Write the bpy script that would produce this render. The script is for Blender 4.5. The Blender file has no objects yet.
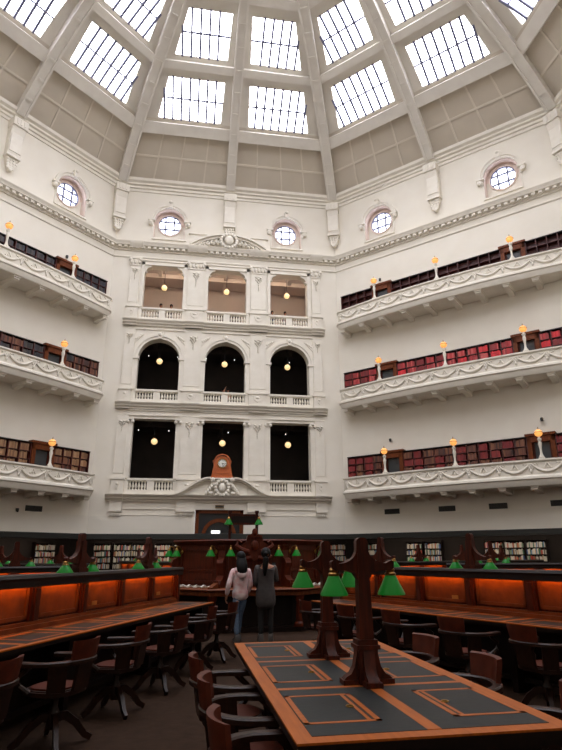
import bpy, bmesh, math, random
from mathutils import Matrix, Vector
rnd = random.Random(7)
PI = math.pi
C = bpy.context.scene.collection
T = lambda x, y, z: Matrix.Translation((x, y, z))
RZ = lambda a: Matrix.Rotation(a, 4, 'Z')

# ------------------------------------------------------------------ materials
def lin(c):
    return tuple(((v/255)/12.92 if v/255 <= .04045 else ((v/255+.055)/1.055)**2.4) for v in c)+(1.0,)

def mat(name, rgb, rough=.6, metal=0, noise=None, bump=0, emit=None, spec=.5, rgb2=None, wood=False, coat=0, trans=0):
    m = bpy.data.materials.new(name); m.use_nodes = True
    nt = m.node_tree; b = nt.nodes['Principled BSDF']
    b.inputs['Base Color'].default_value = lin(rgb)
    b.inputs['Roughness'].default_value = rough
    b.inputs['Metallic'].default_value = metal
    b.inputs['Specular IOR Level'].default_value = spec
    if coat: b.inputs['Coat Weight'].default_value = coat; b.inputs['Coat Roughness'].default_value = .25
    if trans: b.inputs['Transmission Weight'].default_value = trans
    if emit:
        b.inputs['Emission Color'].default_value = lin(emit[0]); b.inputs['Emission Strength'].default_value = emit[1]
    if noise or wood:
        tc = nt.nodes.new('ShaderNodeTexCoord'); mp = nt.nodes.new('ShaderNodeMapping')
        n = nt.nodes.new('ShaderNodeTexNoise'); r = nt.nodes.new('ShaderNodeValToRGB')
        nt.links.new(tc.outputs['Object'], mp.inputs['Vector']); nt.links.new(mp.outputs['Vector'], n.inputs['Vector'])
        n.inputs['Scale'].default_value = noise or 6; n.inputs['Detail'].default_value = 5
        if wood: mp.inputs['Scale'].default_value = wood
        r.color_ramp.elements[0].position = .32; r.color_ramp.elements[1].position = .7
        c2 = rgb2 or tuple(int(v*.86) for v in rgb)
        r.color_ramp.elements[0].color = lin(c2); r.color_ramp.elements[1].color = lin(rgb)
        nt.links.new(n.outputs['Fac'], r.inputs['Fac']); nt.links.new(r.outputs['Color'], b.inputs['Base Color'])
        if bump:
            bp = nt.nodes.new('ShaderNodeBump'); bp.inputs['Strength'].default_value = bump; bp.inputs['Distance'].default_value = .02
            nt.links.new(n.outputs['Fac'], bp.inputs['Height']); nt.links.new(bp.outputs['Normal'], b.inputs['Normal'])
    return m

M_ = {}
M_['plaster'] = mat('plaster', (227, 221, 208), .75, noise=.9, rgb2=(222, 215, 201))
M_['stone'] = mat('white_stone', (228, 222, 209), .65, noise=2.5, rgb2=(220, 213, 199))
M_['fascia'] = mat('cream_board', (222, 216, 203), .6, noise=.8, rgb2=(217, 211, 198))
M_['rib'] = mat('rib_paint', (222, 217, 207), .6, noise=1.5, rgb2=(214, 208, 198))
M_['taupe'] = mat('dome_panel', (200, 190, 174), .7, noise=.7, rgb2=(193, 183, 167))
M_['joint'] = mat('panel_joint', (212, 203, 188), .7)
M_['coffer'] = mat('coffer_paint', (216, 210, 198), .7, noise=.8, rgb2=(209, 203, 191))
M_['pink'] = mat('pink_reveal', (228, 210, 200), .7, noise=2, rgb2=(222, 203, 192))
M_['bar'] = mat('glazing_bar', (112, 114, 140), .5)
M_['day'] = mat('daylit_glass', (245, 247, 255), .3, emit=((246, 247, 255), 5.2))
M_['dayw'] = mat('daylit_window_glass', (240, 243, 255), .3, emit=((240, 244, 255), 3.0))
M_['wood'] = mat('dark_red_wood', (78, 28, 11), .45, noise=3, rgb2=(40, 14, 6), wood=(12, 12, 1.2), spec=.2)
M_['woodh'] = mat('panel_wood', (112, 56, 22), .5, noise=3, rgb2=(88, 41, 15), wood=(10, 2, 2), spec=.2)
M_['woodd'] = mat('blackened_wood', (26, 12, 7), .45, noise=3, rgb2=(18, 8, 5), wood=(12, 12, 1.5), spec=.25)
M_['chair'] = mat('chair_wood', (44, 21, 12), .38, noise=4, rgb2=(28, 13, 7), wood=(8, 8, 2), spec=.28)
M_['hide'] = mat('brown_leather', (82, 34, 19), .45, noise=12, rgb2=(66, 26, 14), bump=.1, spec=.2)
M_['border'] = mat('orange_wood', (160, 84, 22), .42, noise=3, rgb2=(138, 67, 15), wood=(14, 1.4, 3), spec=.25)
M_['borderx'] = mat('orange_wood_across', (160, 84, 22), .42, noise=3, rgb2=(138, 67, 15), wood=(1.4, 14, 3), spec=.25)
M_['leather'] = mat('dark_leather', (25, 27, 27), .5, noise=25, rgb2=(21, 23, 23), bump=.05, spec=.22)
M_['brass'] = mat('brass', (150, 112, 60), .35, metal=1)
M_['green'] = mat('green_glass', (6, 92, 24), .3, emit=((12, 150, 40), .07), spec=.3)
M_['amber'] = mat('amber_globe', (236, 176, 110), .3, emit=((255, 172, 84), .42))
M_['globe'] = mat('cream_globe', (255, 230, 185), .3, emit=((255, 216, 150), .42))
M_['orange'] = mat('orange_strip_light', (255, 140, 60), .4, emit=((255, 156, 60), 16))
M_['tube'] = mat('hidden_fill_glow', (255, 244, 226), .4, emit=((255, 236, 214), 7))  # glow of the added, unseen fill strips; not a fitting of the room
M_['deskwood'] = mat('central_desk_wood', (92, 36, 15), .45, noise=3, rgb2=(66, 24, 10), wood=(8, 8, 1.2), spec=.2)
M_['bulb'] = mat('warm_bulb', (255, 220, 170), .4, emit=((255, 196, 120), 130))
M_['clock'] = mat('clock_wood', (186, 92, 30), .4, noise=3, rgb2=(158, 72, 22), wood=(8, 8, 1.5), coat=.3)
M_['dial'] = mat('clock_dial', (226, 226, 218), .4)
M_['black'] = mat('black_paint', (16, 15, 15), .5)
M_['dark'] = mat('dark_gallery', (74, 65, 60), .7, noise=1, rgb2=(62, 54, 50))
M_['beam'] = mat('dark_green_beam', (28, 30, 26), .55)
M_['mauve'] = mat('mauve_wall', (204, 190, 182), .8, noise=1, rgb2=(197, 182, 173))
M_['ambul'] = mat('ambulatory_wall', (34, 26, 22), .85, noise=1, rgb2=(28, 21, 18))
M_['glass'] = mat('dark_door_glass', (50, 53, 55), .35)
M_['casewood'] = mat('bookcase_wood', (84, 30, 24), .5, noise=3, rgb2=(64, 22, 18), wood=(6, 6, 1.2))
M_['carpet'] = mat('brown_carpet', (50, 35, 25), .95, noise=9, rgb2=(40, 27, 19), bump=.2, spec=.1)
M_['vent'] = mat('dark_vent', (52, 50, 42), .6)
M_['cam'] = mat('camera_plastic', (60, 58, 56), .4)
M_['paper'] = mat('white_paper', (225, 220, 208), .7)
M_['sign'] = mat('lit_sign', (250, 250, 245), .5, emit=((250, 250, 245), .8))
M_['plate'] = mat('brass_plate', (170, 130, 70), .4, metal=.8)
M_['skin'] = mat('skin', (196, 140, 112), .55, noise=20, rgb2=(188, 130, 104))
M_['hair'] = mat('black_hair', (12, 10, 10), .6, noise=30, rgb2=(8, 7, 7), wood=(20, 20, 2), spec=.2)
M_['jacket'] = mat('pale_pink_jacket', (230, 229, 230), .6, noise=5, rgb2=(216, 160, 162), wood=(1.2, 1.2, 1.6), bump=.3)
M_['jeans'] = mat('blue_jeans', (96, 118, 146), .8, noise=30, rgb2=(80, 100, 126))
M_['shirt'] = mat('charcoal_shirt', (70, 64, 64), .8, noise=14, rgb2=(58, 53, 53), bump=.2)
M_['pants'] = mat('black_trousers', (20, 18, 19), .8)
M_['shoe'] = mat('shoe', (60, 55, 52), .6)
M_['red'] = mat('red_top', (150, 40, 40), .8)
M_['blue'] = mat('blue_top', (60, 80, 120), .8)

# ------------------------------------------------------------------ mesh builder
class MB:
    def __init__(s): s.v = []; s.f = []; s.m = []; s.M = None
    def add(s, vs, fs, mi=0):
        n = len(s.v)
        s.v += [tuple(s.M @ Vector(v)) for v in vs] if s.M else [tuple(v) for v in vs]
        s.f += [tuple(i+n for i in f) for f in fs]; s.m += [mi]*len(fs)
        return s
    def box(s, x0, x1, y0, y1, z0, z1, mi=0):
        return s.add([(x, y, z) for x in (x0, x1) for y in (y0, y1) for z in (z0, z1)],
              [(0, 1, 3, 2), (4, 6, 7, 5), (0, 4, 5, 1), (2, 3, 7, 6), (0, 2, 6, 4), (1, 5, 7, 3)], mi)
    def prism(s, poly, a, b, ax='y', mi=0):
        f = {'y': lambda p, t: (p[0], t, p[1]), 'x': lambda p, t: (t, p[0], p[1]), 'z': lambda p, t: (p[0], p[1], t)}[ax]
        n = len(poly)
        return s.add([f(p, a) for p in poly]+[f(p, b) for p in poly],
              [tuple(range(n)), tuple(range(2*n-1, n-1, -1))]+[(i, (i+1) % n, n+(i+1) % n, n+i) for i in range(n)], mi)
    def lathe(s, prof, seg=12, c=(0, 0, 0), mi=0, sy=1):
        vs = [(c[0]+r*math.cos(2*PI*i/seg), c[1]+sy*r*math.sin(2*PI*i/seg), c[2]+z) for r, z in prof for i in range(seg)]
        n = len(prof)
        fs = [(k*seg+i, k*seg+(i+1) % seg, (k+1)*seg+(i+1) % seg, (k+1)*seg+i) for k in range(n-1) for i in range(seg)]
        fs += [tuple(range(seg-1, -1, -1)), tuple((n-1)*seg+i for i in range(seg))]
        return s.add(vs, fs, mi)
    def ball(s, c, rx, ry=None, rz=None, seg=8, rings=5, mi=0):
        ry = ry or rx; rz = rz or rx
        vs = [(c[0], c[1], c[2]-rz)]
        for k in range(1, rings):
            a = -PI/2+PI*k/rings
            vs += [(c[0]+rx*math.cos(a)*math.cos(2*PI*i/seg), c[1]+ry*math.cos(a)*math.sin(2*PI*i/seg), c[2]+rz*math.sin(a)) for i in range(seg)]
        vs.append((c[0], c[1], c[2]+rz)); L = len(vs)-1
        fs = [(0, 1+(i+1) % seg, 1+i) for i in range(seg)]
        for k in range(rings-2):
            b = 1+k*seg
            fs += [(b+i, b+(i+1) % seg, b+seg+(i+1) % seg, b+seg+i) for i in range(seg)]
        b = 1+(rings-2)*seg
        fs += [(b+i, b+(i+1) % seg, L) for i in range(seg)]
        return s.add(vs, fs, mi)
    def tube(s, path, r, seg=8, mi=0, sq=None, up=(0, 0, 1)):
        """tube (or, with sq=[(a,b)..], a section swept) along a path; r may be a list"""
        P = [Vector(p) for p in path]; n = len(P); vs = []
        sec = sq or [(math.cos(2*PI*i/seg), math.sin(2*PI*i/seg)) for i in range(seg)]
        seg = len(sec)
        for i, p in enumerate(P):
            t = (P[min(i+1, n-1)]-P[max(i-1, 0)]).normalized()
            u = Vector(up)
            if abs(t.dot(u)) > .97: u = Vector((0, 1, 0)) if abs(t.y) < .9 else Vector((1, 0, 0))
            a = t.cross(u).normalized(); b = a.cross(t).normalized()
            rr = r[i] if isinstance(r, (list, tuple)) else r
            vs += [p+a*(x*rr)+b*(y*rr) for x, y in sec]
        fs = [(k*seg+i, k*seg+(i+1) % seg, (k+1)*seg+(i+1) % seg, (k+1)*seg+i) for k in range(n-1) for i in range(seg)]
        fs += [tuple(range(seg-1, -1, -1)), tuple((n-1)*seg+i for i in range(seg))]
        return s.add(vs, fs, mi)
    def mesh(s, name, mats, ang=38):
        me = bpy.data.meshes.new(name); me.from_pydata(s.v, [], s.f); me.update()
        for m in (mats if isinstance(mats, list) else [mats]): me.materials.append(M_[m] if isinstance(m, str) else m)
        for p, mi in zip(me.polygons, s.m): p.material_index = mi
        bm = bmesh.new(); bm.from_mesh(me); bmesh.ops.recalc_face_normals(bm, faces=bm.faces); bm.to_mesh(me); bm.free()
        me.shade_smooth(); me.set_sharp_from_angle(angle=math.radians(ang))
        return me

def link(name, me, parent=None, M=None, label=None):
    o = bpy.data.objects.new(name, me); C.objects.link(o)
    if parent: o.parent = parent
    if M is not None: o.matrix_local = M
    if label: o['label'] = label
    return o
def part(name, mb, mats, parent, M=None, label=None):
    return link(name, mb.mesh(name, mats) if isinstance(mb, MB) else mb, parent, M, label)
def struct(name, mb, mats, M=None, parent=None):
    o = part(name, mb, mats, parent, M); o['kind'] = 'structure'; return o
def tag(o, label, cat, group=None):
    o['label'] = label; o['category'] = cat
    if group: o['group'] = group
    return o
def thing(name, label, cat, M, group=None):
    o = bpy.data.objects.new(name, None); C.objects.link(o); o.matrix_world = M; o.empty_display_size = .1
    return tag(o, label, cat, group)
KIDS = {}
def dup(root, M, label=None, group=None):
    r = root.copy(); C.objects.link(r); r.matrix_world = M
    if label: r['label'] = label
    if group: r['group'] = group
    for ch in root.children:
        c = ch.copy(); C.objects.link(c); c.parent = r
        for g in ch.children:
            d = g.copy(); C.objects.link(d); d.parent = c
    return r

# ------------------------------------------------------------------ room constants (metres)
R = 17.4; K8 = math.tan(PI/8); HS = R*K8; C8 = math.cos(PI/8)
Z = lambda z: 1.55+(z-1.55)*.997
W = lambda az: RZ(-math.radians(az)) @ T(0, R, 0)       # wall frame: x along the wall, -y into the room
WF, WL, WR = W(0), W(-45), W(45)
SIDE = {0: 'back', 45: 'back_right', 90: 'right', 135: 'front_right', 180: 'front', -135: 'front_left', -90: 'left', -45: 'back_left'}
zb0, ztop = Z(2.69), Z(25.3)
NZ = Z(22.42); NX = 3.88; NR = 1.0                         # niche of the round windows

def arc_fill(mb, cx, cz, r, ztop, y0, y1, n=16, low=False):
    for i in range(n):
        a0, a1 = PI-PI*i/n, PI-PI*(i+1)/n
        sg = -1 if low else 1
        p = [(cx+r*math.cos(a0), cz+sg*r*math.sin(a0)), (cx+r*math.cos(a1), cz+sg*r*math.sin(a1)), (cx+r*math.cos(a1), ztop), (cx+r*math.cos(a0), ztop)]
        mb.prism(p, y0, y1)
def half_ring(mb, cx, cz, r0, r1, y0, y1, n=18, a0=0, a1=PI, mi=0):
    for i in range(n):
        p, q = a0+(a1-a0)*i/n, a0+(a1-a0)*(i+1)/n
        mb.prism([(cx+r0*math.cos(p), cz+r0*math.sin(p)), (cx+r0*math.cos(q), cz+r0*math.sin(q)), (cx+r1*math.cos(q), cz+r1*math.sin(q)), (cx+r1*math.cos(p), cz+r1*math.sin(p))], y0, y1, 'y', mi)

def wall_top(mb, z0):
    """upper wall with its two round-window niches"""
    xs = [-HS-.3, -NX-NR, -NX+NR, NX-NR, NX+NR, HS+.3]
    for a, b in ((0, 1), (2, 3), (4, 5)): mb.box(xs[a], xs[b], 0, .7, z0, ztop+.6)
    for c in (-NX, NX):
        mb.box(c-NR, c+NR, 0, .7, z0, NZ-1.3)
        arc_fill(mb, c, NZ, NR, ztop+.6, 0, .7)
BAYS = [-4.0, 0.0, 4.0]; OH = 1.22
ZL = [dict(c0=Z(4.46), c1=Z(4.78), rail=Z(5.71), top=Z(9.15)), dict(c0=Z(9.75), c1=Z(10.06), rail=Z(10.93), spring=Z(12.92)), dict(c0=Z(15.0), c1=Z(15.29), rail=Z(16.22), top=Z(19.15))]
mb = MB()
for az in SIDE:
    mb = MB()
    if az == 0:
        for x0, x1 in ((-HS-.3, -4-OH), (-4+OH, -OH), (OH, 4-OH), (4+OH, HS+.3)): mb.box(x0, x1, 0, .6, ZL[0]['c1'], Z(20.6))
        mb.box(-HS-.3, -1.45, 0, .6, zb0, ZL[0]['c1']); mb.box(1.27, HS+.3, 0, .6, zb0, ZL[0]['c1']); mb.box(-1.45, 1.27, 0, .6, Z(4.0), ZL[0]['c1'])
        for c in BAYS:
            mb.box(c-OH, c+OH, 0, .6, ZL[0]['top'], ZL[1]['c1'])
            arc_fill(mb, c, ZL[1]['spring'], OH, ZL[2]['c1'], 0, .6)
            mb.box(c-OH, c+OH, 0, .6, ZL[2]['top'], Z(20.6))
            for lv in (0, 1, 2):
                if (lv, c) != (0, 0): mb.box(c-OH, c+OH, .05, .5, ZL[lv]['c0'], ZL[lv]['c1']+.02)
        mb.box(-OH, OH, .05, .5, ZL[0]['c1'], ZL[0]['rail']-.02)
    else:
        mb.box(-HS-.3, HS+.3, 0, .7, zb0, Z(20.6))
    wall_top(mb, Z(20.6))
    struct('wall_'+SIDE[az], mb, 'plaster', W(az))

# plain lower board along the foot of each wall, dark beam under it, ambulatory beyond
def octa(mb, prof, closed=True, mi=0):
    n = len(prof); vs = []
    for k in range(8):
        a = PI/8+k*PI/4
        for o, z in prof: r = (R-o)/C8; vs.append((r*math.sin(a), r*math.cos(a), z))
    fs = []
    for k in range(8):
        for i in range(n if closed else n-1):
            j = (i+1) % n
            fs.append((k*n+i, k*n+j, ((k+1) % 8)*n+j, ((k+1) % 8)*n+i))
    return mb.add(vs, fs, mi)
z = Z(3.63)
mbf = MB()
for az in SIDE:
    mbf.M = W(az)
    if az == 0: mbf.box(-HS-.02, -1.48, -.06, .02, zb0-.02, z); mbf.box(1.30, HS+.02, -.06, .02, zb0-.02, z)
    else: mbf.box(-HS-.02, HS+.02, -.06, .02, zb0-.02, z)
struct('trim_1', mbf, 'fascia')
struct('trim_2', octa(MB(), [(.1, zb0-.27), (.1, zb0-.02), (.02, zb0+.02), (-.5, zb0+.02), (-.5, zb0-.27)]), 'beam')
struct('trim_3', octa(MB(), [(0, Z(19.58)), (.05, Z(19.6)), (.07, Z(19.66)), (.03, Z(19.7)), (0, Z(19.7))]), 'stone')
main_cornice = struct('trim_4', octa(MB(), [(0, Z(20.06)), (.07, Z(20.08)), (.09, Z(20.2)), (.16, Z(20.22)), (.16, Z(20.3)), (.36, Z(20.33)), (.38, Z(20.42)), (.46, Z(20.5)), (.48, Z(20.56)), (0, Z(20.62))]), 'stone')
mbd = MB()
for az in SIDE:
    mbd.M = W(az)
    for i in range(39): mbd.box(-6.84+.36*i-.1, -6.84+.36*i+.1, -.31, -.05, Z(20.18), Z(20.33))
struct('dentil_molding', mbd, 'stone', parent=main_cornice)
struct('trim_5', octa(MB(), [(0, Z(24.5)), (.06, Z(24.52)), (.08, Z(24.68)), (.16, Z(24.72)), (.18, Z(24.86)), (.3, Z(24.92)), (.32, Z(25.02)), (.46, Z(25.12)), (.5, Z(25.3)), (0, Z(25.34))]), 'stone')
struct('ceiling_ambulatory', octa(MB(), [(-.4, zb0), (-4.2, zb0)], False), 'dark')
for az in SIDE:
    struct('hidden_fill_light', MB().box(-7.0, 7.0, 1.95, 2.1, zb0-.05, zb0-.01), 'tube', W(az))  # unseen strip added behind the beam to brighten the bookcases
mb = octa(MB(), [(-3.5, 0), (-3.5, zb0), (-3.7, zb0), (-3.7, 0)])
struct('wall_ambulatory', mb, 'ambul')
fl = [((R+4)/C8*math.sin(PI/8+k*PI/4), (R+4)/C8*math.cos(PI/8+k*PI/4)) for k in range(8)]
struct('floor', MB().prism(fl, -.2, 0, 'z'), 'carpet')

# ------------------------------------------------------------------ dome
RD, ZC = 22.97, Z(9.55)
def D(u, th, d, x=None):
    """point on a dome facet: u = x/r (or x in metres), th in degrees, d = depth behind the rib face; wall-local"""
    t = math.radians(th); r = (RD+d)*math.cos(t)
    return (u*RD*math.cos(t) if x is None else x, r-R, ZC+(RD+d)*math.sin(t))
def dgrid(mb, u0, u1, t0, t1, d0, d1, n=2, xm=False):
    """a solid patch of the dome between depths d0 (room side) and d1"""
    vs = []; f = (lambda u, t, d: D(0, t, d, u)) if xm else D
    for i in range(n+1):
        t = t0+(t1-t0)*i/n
        vs += [f(u0, t, d0), f(u1, t, d0), f(u1, t, d1), f(u0, t, d1)]
    fs = [(0, 1, 2, 3), tuple(4*n+k for k in (3, 2, 1, 0))]
    for i in range(n):
        b = 4*i
        fs += [(b+k, b+(k+1) % 4, b+4+(k+1) % 4, b+4+k) for k in range(4)]
    return mb.add(vs, fs)
ROWS = [(51.95, 58.15), (60.85, 67.3), (71.2, 76.0)]; U0, U1 = .056, .35
def x_outer(th): return U1*RD*math.cos(math.radians(th))
wi = 0
ceil = MB(); pan = MB(); beams = MB(); jnt = MB()
for az in SIDE:
    ceil.M = pan.M = beams.M = jnt.M = W(az)
    for s in (-1, 1):
        for a, b in ((0, U0), (U0, U1), (U1, .4145)):
            prev = 41.0
            for t0, t1 in ROWS:
                dgrid(ceil if prev > 45 else pan, s*a, s*b, prev, t0, .36, .5, 3)
                if (a, b) != (U0, U1): dgrid(ceil, s*a, s*b, t0, t1, .36, .5, 3)
                prev = t1
            dgrid(ceil, s*a, s*b, prev, 80, .36, .5, 2)
        dgrid(jnt, 0, s*.4145, 46.1, 46.4, .3, .37, 1)
        for u in (.107, .208, .302): dgrid(jnt, s*u-.003, s*u+.003, 41, 50, .3, .37, 4)
        for t0, t1 in ((49.8, 51.5), (59.25, 60.35), (68.8, 70.0), (77, 78.2)): dgrid(beams, 0, s*.4145, t0, t1, .02, .4, 1)
ceiling = struct('ceiling', ceil, 'coffer')
struct('ceiling_panel', pan, 'taupe', parent=ceiling)
struct('ceiling_beam', beams, 'rib', parent=ceiling)
struct('ceiling_joint', jnt, 'joint', parent=ceiling)
ring = MB()
for a in range(32):
    p, q = 2*PI*a/32, 2*PI*(a+1)/32
    for (r0, z0), (r1, z1) in (((4.3, 32.05), (3.5, 32.05)), ((3.5, 32.05), (3.5, 33.4))):
        ring.add([(r0*math.cos(p), r0*math.sin(p), z0), (r0*math.cos(q), r0*math.sin(q), z0), (r1*math.cos(q), r1*math.sin(q), z1), (r1*math.cos(p), r1*math.sin(p), z1)], [(0, 1, 2, 3)])
struct('ceiling_oculus', ring, 'rib', parent=ceiling)
struct('oculus_pane', MB().lathe([(3.52, 33.3), (3.52, 33.4)], 32), 'day', parent=ceiling)
def rib(mb, w):
    """a dome rib: two raised edge strips, a sunk face and short cross bars"""
    for x0, x1, d0 in ((-w, -w+.11, -.15), (w-.11, w, -.15), (-w+.1, w-.1, -.07)):
        dgrid(mb, x0, x1, 42.2, 80.5, d0, .45, 16, True)
    t = 44.5
    while t < 79: dgrid(mb, -w+.1, w-.1, t, t+.25, -.13, 0, 1, True); t += 3.1
ti = 6
for k in range(16):
    mb = MB()
    if k % 2 == 0: mb.M = W(k*22.5); rib(mb, .29)
    else:
        mb.M = RZ(-math.radians(k*22.5)) @ T(0, R, 0) @ Matrix(((1, 0, 0, 0), (0, 1/C8, 0, R/C8-R), (0, 0, 1, 0), (0, 0, 0, 1)))
        rib(mb, .31)
    struct('trim_%d' % ti, mb, 'rib'); ti += 1
for az in SIDE:
    for s in (-1, 1):
        for ri, (t0, t1) in enumerate(ROWS):
            wi += 1
            fr, pn, bars = MB(), MB(), MB()
            n = 3
            f = lambda u, t, d: D(s*u, t, d)
            for i in range(n):
                a, b = t0+(t1-t0)*i/n, t0+(t1-t0)*(i+1)/n
                pn.add([f(U0, a, .47), f(U1, a, .47), f(U1, b, .47), f(U0, b, .47)], [(0, 1, 2, 3)])
            e = .008
            for u0, u1, a, b in ((U0-.002, U0+e, t0, t1), (U1-e, U1+.002, t0, t1), (U0, U1, t0-.05, t0+.18), (U0, U1, t1-.18, t1+.05)):
                dgrid(fr, s*u0, s*u1, a, b, .35, .5, 2)
            tm = (t0+t1)/2
            dgrid(bars, s*U0, s*U1, tm-.115, tm+.115, .36, .46, 3)
            x = .77+.525
            while x < x_outer(t0)-.1:
                tt = t1
                while tt > t0+.3 and x_outer(tt) < x: tt -= .2
                dgrid(bars, s*x-.062, s*x+.062, t0, tt, .34, .46, 3, True); x += .525
            o = struct('window_%d' % wi, fr, 'coffer', W(az))
            struct('pane', pn, 'day', parent=o); struct('glazing_bar', bars, 'bar', parent=o)

# ------------------------------------------------------------------ round windows
def round_window(az, cx):
    global wi
    wi += 1
    M = W(az) @ T(cx, 0, NZ)
    rv = MB(); rv2 = MB()
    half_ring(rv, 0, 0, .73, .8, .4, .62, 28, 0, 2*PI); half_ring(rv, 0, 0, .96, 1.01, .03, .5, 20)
    for s in (-1, 1): rv.box(s*.985-.025, s*.985+.025, .03, .5, -1.3, 0)
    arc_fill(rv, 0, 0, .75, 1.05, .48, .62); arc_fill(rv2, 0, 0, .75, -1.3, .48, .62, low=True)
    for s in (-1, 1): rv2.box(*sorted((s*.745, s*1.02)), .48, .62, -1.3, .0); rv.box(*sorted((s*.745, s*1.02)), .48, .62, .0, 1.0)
    rv2.box(-1.0, 1.0, .5, .66, -1.3, -.8); rv2.prism([(0, -1.3), (.62, -1.3), (.62, -.82)], -1.0, 1.0, 'x')
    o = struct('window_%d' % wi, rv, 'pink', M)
    struct('sill', rv2, 'stone', parent=o)
    hood = MB(); half_ring(hood, 0, 0, 1.0, 1.14, -.12, .02); half_ring(hood, 0, 0, 1.12, 1.24, -.17, .02)
    hood.prism([(-.13, 1.0), (-.17, 1.4), (.17, 1.4), (.13, 1.0)], -.24, .02)
    hood.ball((0, -.22, 1.36), .14, .1, .12)
    for s in (-1, 1):
        hood.box(s*1.14-.22, s*1.14+.22, -.24, .02, -.07, .05)
        hood.M = T(s*1.2, 0, -.2) @ Matrix.Rotation(PI/2, 4, 'X'); hood.lathe([(.15, -.02), (.15, .2), (.07, .24)], 12); hood.M = None
        hood.box(s*1.08-.07, s*1.08+.07, -.1, .02, -.42, -.05)
        hood.box(s*1.04-.05, s*1.04+.05, -.05, .02, -1.3, -.3)
    hood.box(-1.09, 1.09, -.09, .02, -1.38, -1.28)
    struct('surround', hood, 'stone', parent=o)
    fr = MB(); half_ring(fr, 0, 0, .68, .735, .45, .56, 24, 0, 2*PI)
    for t in (-.28, .28): fr.box(t-.05, t+.05, .46, .53, -.66, .66); fr.box(-.66, .66, .46, .53, t-.05, t+.05)
    struct('glazing_bar', fr, 'bar', parent=o)
    g = MB().lathe([(.78, 0), (.78, .02)], 28); g.v = [(x, .57+zz, y) for x, y, zz in g.v]
    struct('pane', g, 'dayw', parent=o)
for az in SIDE:
    for c in (-NX, NX): round_window(az, c)

# ------------------------------------------------------------------ corbels under the ribs
def corbel(M, label):
    t = thing('rib_corbel', label, 'corbel', M, None)
    w = .37; b = MB(); SZ = Matrix.Diagonal((1, 1, 1.17, 1)); b.M = SZ
    b.prism([(0.02, -1.9), (-.34, -1.95), (-.4, -1.8), (-.36, -1.2), (-.42, -.7), (-.56, -.45), (-.6, 0), (.02, 0)], -w, w, 'x')
    b.box(-w-.04, w+.04, -.66, .02, -.42, .02)
    for x in (-.2, 0, .2): b.box(x-.05, x+.05, -.7, -.6, -.34, -.06)
    part('scroll_bracket', b, 'stone', t)
    g = MB(); g.M = SZ; g.box(-w+.05, w-.05, -.44, -.38, -1.75, -.75); part('face_panel', g, 'stone', t)
    l = MB(); l.M = SZ; l.box(-w-.03, w+.03, -.42, .02, -2.02, -1.9)
    l.prism([(-.32, -2.02), (.32, -2.02), (.2, -2.5), (.08, -2.66), (-.08, -2.66), (-.2, -2.5)], -.26, .02)
    for i in range(4):
        for j in range(4-i//2):
            l.ball((-.24+i*.02+j*.16, -.28+.02*i, -2.12-i*.14), .075, .06, .075, 6, 4)
    l.ball((0, -.22, -2.66), .1, .1, .08)
    part('leaf_drop', l, 'stone', t)
zc = Z(24.55)
for k in (-2, -1, 0, 1, 2, 3):
    az = k*22.5
    M = W(az) @ T(0, 0, zc) if k % 2 == 0 else RZ(-math.radians(az)) @ T(0, R/C8-.12, zc)
    n = {-2: 'mid left gallery wall', -1: 'in the left corner of the arcade wall', 0: 'above the carved pediment of the arcade wall',
         1: 'in the right corner of the arcade wall', 2: 'mid right gallery wall', 3: 'at the far end of the right gallery wall'}[k]
    corbel(M, 'white scrolled rib corbel with leaf drop, '+n)

# ------------------------------------------------------------------ arcade wall dressing
def cornice(mb, z0, z1, xe, proj, breaks, extra=.09):
    h = z1-z0
    pr = lambda e: [(.02, z0-.05), (-.1-e, z0-.05), (-.12-e, z0+.1*h), (-proj*.62-e, z0+.32*h), (-proj*.68-e, z0+.58*h), (-proj*.92-e, z0+.78*h), (-proj-e, z1), (.02, z1)]
    mb.prism(pr(0), -xe, xe, 'x')
    for c, w in breaks: mb.prism(pr(extra), c-w, c+w, 'x')
    return mb
PX = [(-5.8, .36), (-2.0, .56), (2.0, .56), (5.8, .36)]
struct('trim_22', cornice(MB(), ZL[0]['c0'], ZL[0]['c1'], 6.38, .42, PX), 'stone', WF)
struct('trim_23', cornice(MB(), ZL[1]['c0'], ZL[1]['c1'], 6.3, .36, PX), 'stone', WF)
struct('trim_24', cornice(MB(), ZL[2]['c0'], ZL[2]['c1'], 6.28, .36, PX), 'stone', WF)
mb = MB()   # string courses
for sgx in ((-6.1, -1.63), (1.45, 6.1)): mb.box(sgx[0], sgx[1], -.07, .01, Z(3.66), Z(3.71))
for zz in (Z(9.32), Z(9.62), Z(14.72), Z(19.42)): mb.box(-6.1, 6.1, -.07, .01, zz, zz+.05)
mb.box(-6.15, -1.63, -.05, .01, Z(4.0), Z(4.04)); mb.box(1.45, 6.15, -.05, .01, Z(4.0), Z(4.04))
struct('trim_25', mb, 'stone', WF)
mb = MB()   # breaks of the main cornice over the pilasters
for c, w in PX: mb.prism([(-.3, Z(20.2)), (-.44, Z(20.36)), (-.54, Z(20.54)), (-.54, Z(20.58)), (0, Z(20.62)), (0, Z(20.2))], c-w-.05, c+w+.05, 'x')
struct('trim_26', mb, 'stone', WF)

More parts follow.
